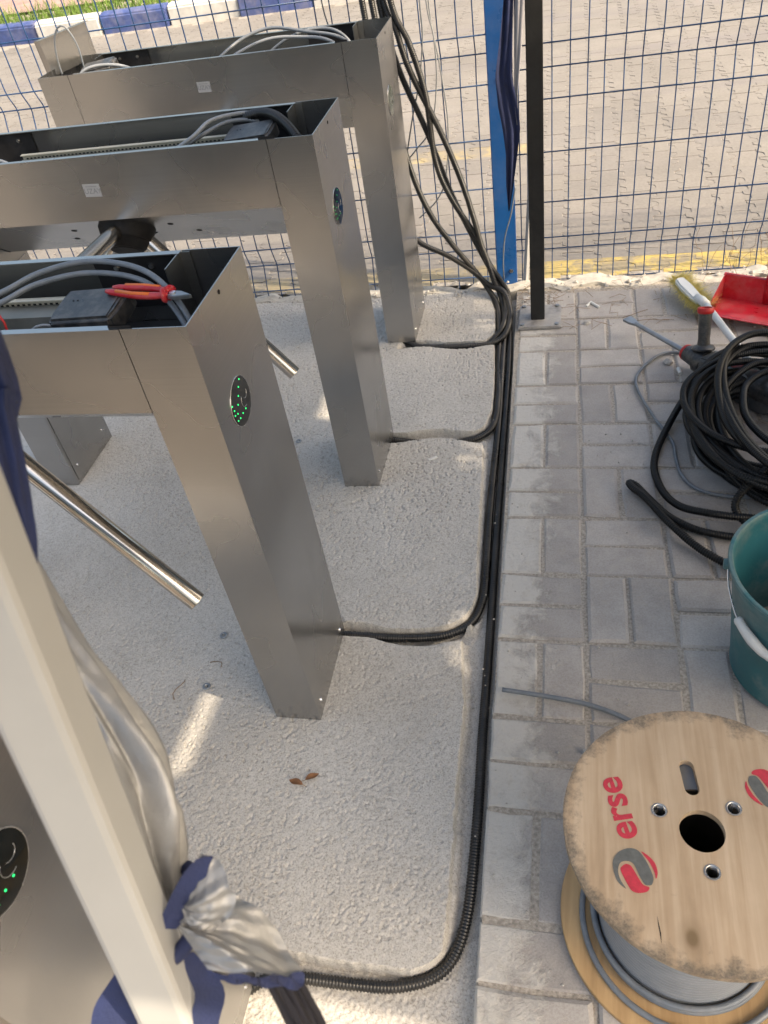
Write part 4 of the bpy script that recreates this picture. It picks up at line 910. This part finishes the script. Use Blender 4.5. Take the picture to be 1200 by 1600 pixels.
# ------------------------------------------------------------------ coil of conduit
def coil():
    g = random.Random(11); pts = [(1.20, .37, .02), (1.02, .42, .016), (.92, .475, .015), (.84, .540, .016), (.775, .620, .026), (.722, .712, .030), (.693, .752, .028), (.686, .778, .022), (.702, .776, .015), (.735, .722, .013), (.78, .655, .013), (.85, .605, .014), (.95, .585, .014), (1.06, .600, .016), (1.18, .66, .02), (1.27, .80, .025), (1.30, 1.0, .03), (1.25, 1.22, .035), (1.12, 1.36, .04), (1.00, 1.34, .045), (.885, 1.20, .035), (.80, 1.02, .02), (.757, .88, .014), (.765, .77, .014), (.80, .69, .024), (.86, .645, .040), (.95, .625, .044), (1.05, .63, .044)]
    ang = R(-60); n = 236
    for i in range(n):
        t = i/n; ang += R(31)*(1)
        turn = i//12; h = random.Random(turn*7+3); f0 = (i % 12)/12; h2 = random.Random(turn*7+10)
        mixv = lambda a, b: a+(b-a)*f0
        cx_ = mixv(h.uniform(1.04, 1.12), h2.uniform(1.04, 1.12)); cy_ = mixv(h.uniform(.93, 1.0), h2.uniform(.93, 1.0))
        rx = mixv(h.uniform(.12, .24), h2.uniform(.12, .24)); ry = mixv(h.uniform(.17, .35), h2.uniform(.17, .35))
        z = .014+.15*t**.9+.014*math.sin(ang*1+turn)
        pts.append((cx_+rx*math.cos(ang), cy_+ry*math.sin(ang), z))
    pts += [(1.2, 1.0, .17), (1.12, .85, .16), (1.0, .72, .12), (.93, .66, .06), (.97, .60, .03), (1.10, .52, .016)]
    return pts
tag(ob('conduit_coil', conduit_mesh('conduit_coil', coil(), CONDUIT_COIL, .0105, .0060, 8)), 'tangled coil of black corrugated conduit piled on the paving behind the bucket', 'conduit coil')

# ------------------------------------------------------------------ rotary hammer under the coil
dr = tag(empty('rotary_hammer', (.88, 1.378, .052)), 'rotary hammer drill with flat chisel and red tipped side handle under the coil', 'power drill')
dr.rotation_euler = (0, R(2), math.atan2(-.77, .64))
ob('chisel', MB().tube([(-.26+.04, 0, 0), (-.02, 0, 0), (.03, 0, 0)], [.0075, .0085, .0085], 12).prism([(-.262, -.016), (-.235, -.015), (-.215, -.0075), (-.205, 0), (-.215, .0075), (-.235, .015), (-.262, .016)], -.004, .004, 'z').mesh('chisel', CHISEL, R(40)), dr)
ob('chuck', MB().tube([(.0, 0, 0), (.012, 0, 0), (.03, 0, 0), (.075, 0, 0), (.085, 0, 0)], [.022, .026, .028, .034, .036], 24).mesh('chuck', BLACK_PLASTIC, R(40)), dr)
ob('chuck_ring', MB().tube([(-.006, 0, 0), (-.003, 0, 0), (.004, 0, 0), (.008, 0, 0)], [.018, .0225, .0255, .0255], 24).mesh('chuck_ring', RED_RUBBER, R(40)), dr)
body_ = MB(); body_.prism([(.08, -.035), (.15, -.042), (.26, -.045), (.33, -.04), (.36, -.02), (.36, .028), (.33, .045), (.24, .05), (.14, .045), (.08, .033)], -.037, .037, 'y')
ob('gear_housing', body_.mesh('gear_housing', simple('grey_blue_plastic', (.05, .06, .07), .4, 0, .2, 30, 0, 100, .3), R(40), .008, 3), dr)
ob('motor_housing', MB().tube([(.20, 0, -.01), (.23, 0, .01), (.38, 0, .035), (.40, 0, .035)], [.03, .042, .043, .03], 20).mesh('motor_housing', BLACK_PLASTIC, R(40)), dr)
for q_, z_ in ((.17, .047), (.25, .050)): ob('red_trim', MB().box(q_, q_+.05, -.018, .018, z_-.006, z_+.002).mesh('red_trim', RED_RUBBER, False, .003), dr)
ob('rear_handle', MB().tube(smooth_path([(.36, 0, .02), (.44, 0, .03), (.47, 0, 0), (.46, 0, -.04), (.40, 0, -.045)], .01), .016, 12).mesh('rear_handle', BLACK_PLASTIC, True), dr)
ob('clamp_band', MB().tube([(.060, 0, 0), (.085, 0, 0)], .039, 28).mesh('clamp_band', BLACK_PLASTIC, R(40)), dr)
sh = ob('side_handle', MB().lathe([(0, .03), (.018, .032), (.033, .036), (.035, .041), (.030, .048), (.019, .052), (.0175, .07), (.0185, .10), (.0195, .140), (.0205, .152), (.015, .152), (.014, .10), (0, .10)], 28).mesh('side_handle', BLACK_PLASTIC, R(40)), dr, (.072, 0, 0), (R(-12), R(-18), 0))
ob('handle_cap', MB().lathe([(.0205, .146), (.0235, .149), (.0245, .158), (.0225, .163), (.0165, .163), (.0155, .150)], 28, close=True).mesh('handle_cap', RED_RUBBER, R(40)), sh)
cable([(1.03, 1.14, .05), (.96, 1.36, .012), (.88, 1.441, .007), (.811, 1.434, .007), (.746, 1.343, .007), (.731, 1.253, .007), (.769, 1.101, .007), (.812, .978, .007), (.816, .90, .007), (.825, .83, .007), (.86, .77, .008), (.95, .74, .008), (1.1, .75, .008)], .0048, GREY_CABLE, 'grey power cord of the drill curving over the paving')

# ------------------------------------------------------------------ broom and dustpan
br = tag(empty('brush', (.93, 1.757, .045)), 'hand broom with yellow bristles and white head and handle, lying by the dustpan', 'broom')
ba = math.atan2(1.674-1.84, .96-.902); br.rotation_euler = (0, R(2), ba)
hd = [(-.088+.0, -.010), (-.080, -.018), (-.03, -.022), (.05, -.019), (.085, -.012), (.085, .012), (.05, .019), (-.03, .022), (-.080, .018), (-.088, .010)]
ob('head', MB().prism(hd, .0, .022, 'z').mesh('head', WHITE_PLASTIC, R(40), .006, 3), br)
ob('socket', MB().tube([(.055, 0, .018), (.09, 0, .024), (.125, 0, .026)], [.013, .0155, .014], 16).mesh('socket', WHITE_PLASTIC, True), br)
ob('handle', MB().tube([(.11, 0, .026), (.60, -.045, .035)], .0115, 16).mesh('handle', WHITE_PLASTIC, True), br)
bv, bf = [], []
for i in range(5200):
    x = rs.uniform(-.10, .09); s = rs.choice((-1, 1, 1)); y0 = rs.uniform(-.018, .018); z0 = rs.uniform(0.0, .008)
    dx = rs.uniform(-.035, .03)+(-.03 if x < -.06 else 0); dy = y0*1.2+rs.uniform(-.012, .055); dz = rs.uniform(-.03, -.008) if rs.random() < .4 else rs.uniform(-.012, .016)
    a, b, c = (x, y0, z0), (x+dx*.5, y0+dy*.6, z0+dz*.45), (x+dx, y0+dy+s*.008, max(-.043, z0+dz)); o = len(bv); t = .0011
    bv += [(a[0]-t, a[1], a[2]), (a[0]+t, a[1], a[2]), (b[0]-t, b[1], b[2]), (b[0]+t, b[1], b[2]+t), (c[0], c[1], c[2])]; bf += [(o, o+1, o+3, o+2), (o+2, o+3, o+4)]
kind(ob('bristles', fast_mesh('bristles', bv, bf, YELLOW_BRISTLE, False), br), 'stuff')

dp = tag(empty('dustpan', (.972, 1.645, .0)), 'red plastic dustpan with an upright white handle near the fence', 'dustpan')
dp.rotation_euler = (0, 0, R(-26))
def pan():
    wd, dpt, hb = .30, .165, .085; t = .0025; m = MB(); z0, z1 = .034, .012
    # floor rising to the lip, a flat rim along the front, back wall and two side walls
    m.prism([(0, z0), (.03, z0-.003), (dpt, z1), (dpt, z1+t), (.03, z0-.003+t), (0, z0+t)], 0, wd, 'x')
    m.prism([(dpt-.012, z1), (dpt, z1), (dpt+.006, z1+hb), (dpt+.002, z1+hb)], 0, wd, 'x')
    m.prism([(dpt, z1+hb-.004), (dpt+.014, z1+hb-.004), (dpt+.014, z1+hb), (dpt, z1+hb)], -.004, wd+.004, 'x')
    for x in (0, wd-t): m.prism([(0, z0), (dpt, z1), (dpt+.006, z1+hb), (dpt-.02, z1+hb*.95), (.02, z0+.012), (0, z0+.006)], x, x+t, 'x')
    return m.mesh('pan', RED_PLASTIC, False, .0012)
pn = ob('pan', pan(), dp)
ob('pan_lip', MB().box(.0, .30, -.012, .0, .033, .0365).mesh('pan_lip', RED_PLASTIC, False, .001), dp)
for k in range(6): ob('floor_rib', MB().box(.03+k*.045, .034+k*.045, .03, .15, .030-.0, .034).mesh('floor_rib', RED_PLASTIC), pn, (0, 0, 0), (R(-7), 0, 0))
ob('handle', MB().tube([(.150, .172, .05), (.150, .176, .115), (.150, .190, .75)], .0125, 16).mesh('handle', WHITE_PLASTIC, True), dp)
ob('handle_socket', MB().tube([(.150, .172, .012), (.150, .176, .105), (.150, .176, .115)], [.022, .018, .016], 16).mesh('handle_socket', RED_PLASTIC, True), dp)

# ------------------------------------------------------------------ small things on the ground
def ring(): return MB().lathe([(.0045, -.006), (.0045, .0022), (.0075, .003), (.0095, .002), (.0098, 0)], 18).mesh('anchor_socket', CHISEL, True)
rm = ring()
for (x, y), lab in (((-.302, .217), 'round steel anchor socket in the slab beside the nearest leg'), ((-.294, .066), 'round steel anchor socket in the slab at the end of the sunlit streak'), ((-.309, .997), 'round steel anchor socket in the slab seen past the right of the nearest leg')):
    a = tag(empty('anchor_socket', (x, y, .0012)), lab, 'anchor socket', 'anchor sockets in the slab'); ob('rim', rm, a); ob('bore', MB().disc((0, 0, -.004), .0044, .002, (0, 0, 1), 12).mesh('bore', DARKHOLE), a)
def leaf(x, y, rz, sc, lab):
    v, f = [], []; n = 9
    for i in range(n):
        t = i/(n-1); wd = .0085*math.sin(math.pi*min(1, t*1.02))**.8
        for k in range(5): s = (k-2)/2; v.append(((t-.5)*.040*sc, wd*s*sc, .004+.004*abs(s)*math.sin(t*3)+.002*math.sin(t*6)))
    for i in range(n-1):
        for k in range(4): a = i*5+k; f.append((a, a+1, a+6, a+5))
    e = tag(empty('leaf', (x, y, 0), (0, 0, rz)), lab, 'leaf', 'fallen leaves'); ob('blade', fast_mesh('blade', v, f, LEAF), e)
    ob('stalk', MB().tube([(-.02*sc, 0, .004), (-.030*sc, .002, .004)], .0007, 5).mesh('stalk', TWIG), e)
leaf(-.017, -.152, 2.9, .85, 'pointed brown dry leaf on the slab, left one of the pair')
leaf(.014, -.137, .6, .8, 'curled brown dry leaf on the slab, right one of the pair')
for i, (x, y, a, l, lab) in enumerate(((-.33, .70, .4, .09, 'thin dry twig on the slab behind the nearest leg'), (-.20, 1.25, 1.2, .07, 'thin dry twig on the slab left of the middle leg'), (-.36, .05, 1.4, .05, 'short dark twig on the slab near the anchor socket'), (-.29, .13, -.5, .04, 'tiny bent twig between the two anchor sockets'), (-.62, .47, .2, .08, 'dry stalk on the slab below the steel box leg'), (.80, 1.66, .1, .13, 'long dry stalk on the paving beside the chisel'), (.75, 1.71, .6, .10, 'dry stalk lying across the far paving joints'), (.93, .185, .5, .03, 'dark splinter on the paver before the bucket'))):
    p = [(x+l*(t-.5)*math.cos(a)+.006*math.sin(t*7+i), y+l*(t-.5)*math.sin(a)+.006*math.cos(t*5+i), .004+.003*math.sin(t*3.1)) for t in np.linspace(0, 1, 7)]
    tag(ob('twig', MB().tube(p, .0011, 5).mesh('twig', TWIG, True)), lab, 'twig', 'dry twigs')
def lump(name, x, y, r, lab, mat=PEBBLE, cat='pebble', sc=(1, 1, .7)):
    bm = bmesh.new(); bmesh.ops.create_icosphere(bm, subdivisions=2, radius=r); h = random.Random(int(x*1e4))
    for v in bm.verts: v.co *= 1+h.uniform(-.18, .18); v.co = Vector((v.co.x*sc[0], v.co.y*sc[1], v.co.z*sc[2]))
    me = bpy.data.meshes.new(name); bm.to_mesh(me); bm.free(); me.materials.append(mat)
    tag(ob(name, me, None, (x, y, r*.5*sc[2])), lab, cat)
lump('pebble', .837, 1.395, .016, 'pale pebble on the paving under the drill chuck')
lump('pebble', .566, -.03, .008, 'small chip of stone on the near paving left of the spool')
lump('pebble', .585, 1.66, .012, 'small stone on the paving right of the base plate')
tag(ob('plastic_plug', MB().tube([(.862, 1.352, .007), (.866, 1.322, .007)], .0062, 10).mesh('plastic_plug', WHITE_PLASTIC, R(40))), 'short white plastic plug lying next to the drill chuck', 'plug')
tag(ob('paper_scrap', MB().prism([(.118, .905), (.142, .918), (.147, .912), (.124, .896)], .001, .004, 'z').mesh('paper_scrap', simple('white_scrap', (.62, .61, .58), .8))), 'small white splinter on the slab between the middle and near trenches', 'scrap')
tag(ob('bent_offcut', MB().tube([(.585, 1.775, .006), (.60, 1.80, .008), (.63, 1.765, .005)], .005, 6).mesh('bent_offcut', WHITE_PLASTIC)), 'bent white offcut on the far paving by the fence', 'offcut')
# rubble and dry stalks along the foot of the fence: too fine to count
dv, df = [], []
def grit(n, xr, yr, rmin, rmax, zb=0.):
    for i in range(n):
        x = rs.uniform(*xr); y = rs.uniform(*yr) if not callable(yr) else yr(x); r = rs.uniform(rmin, rmax)*rs.random(); o = len(dv)
        for k in range(5): a = k*1.257+rs.uniform(-.3, .3); dv.append((x+r*math.cos(a), y+r*math.sin(a)*.8, zb-.001+rs.uniform(0, r*.4)))
        dv.append((x+rs.uniform(-.3, .3)*r, y+rs.uniform(-.3, .3)*r, zb+r*.9)); dv.append((x, y, zb-.004))
        for k in range(5): df.extend([(o+k, o+(k+1) % 5, o+5), (o+(k+1) % 5, o+k, o+6)])
grit(420, (-1.0, 2.2), (1.905, 2.02), .003, .014, .007); grit(700, (.33, 1.5), (-.6, 1.93), .001, .0045); grit(350, (.24, .36), (-.48, 1.9), .001, .006, -.034); grit(250, (-1.2, .3), (-.45, 1.9), .001, .004)
kind(ob('grit', fast_mesh('grit', dv, df, PEBBLE, False)), 'stuff')
sv = MB()
for i in range(150):
    x = rs.uniform(.45, 1.7) if i % 3 else rs.uniform(.33, .50); y = rs.uniform(1.62, 2.02) if i % 3 else rs.uniform(1.72, 1.95); a = rs.uniform(0, 6.28); l = rs.uniform(.02, .09)
    sv.tube([(x, y, .004), (x+l*.5*math.cos(a)+rs.uniform(-.01, .01), y+l*.5*math.sin(a), .006+rs.uniform(0, .012)), (x+l*math.cos(a+.4), y+l*math.sin(a+.4), .003)], .0007, 4)
for i in range(34):
    x = rs.uniform(1.0, 1.5); y = rs.uniform(1.96, 2.06); z = 0; p = [(x, y, 0)]; dx, dy = rs.uniform(-.04, .03), rs.uniform(-.02, .03)
    for k in range(4): p.append((x+dx*(k+1)*.7+rs.uniform(-.012, .012), y+dy*(k+1)*.6, .03*(k+1)*rs.uniform(.8, 1.4)))
    sv.tube(smooth_path(p, .02), .0007, 4)
kind(ob('dry_stalks', fast_mesh('dry_stalks', sv.v, sv.f, TWIG, False)), 'stuff')
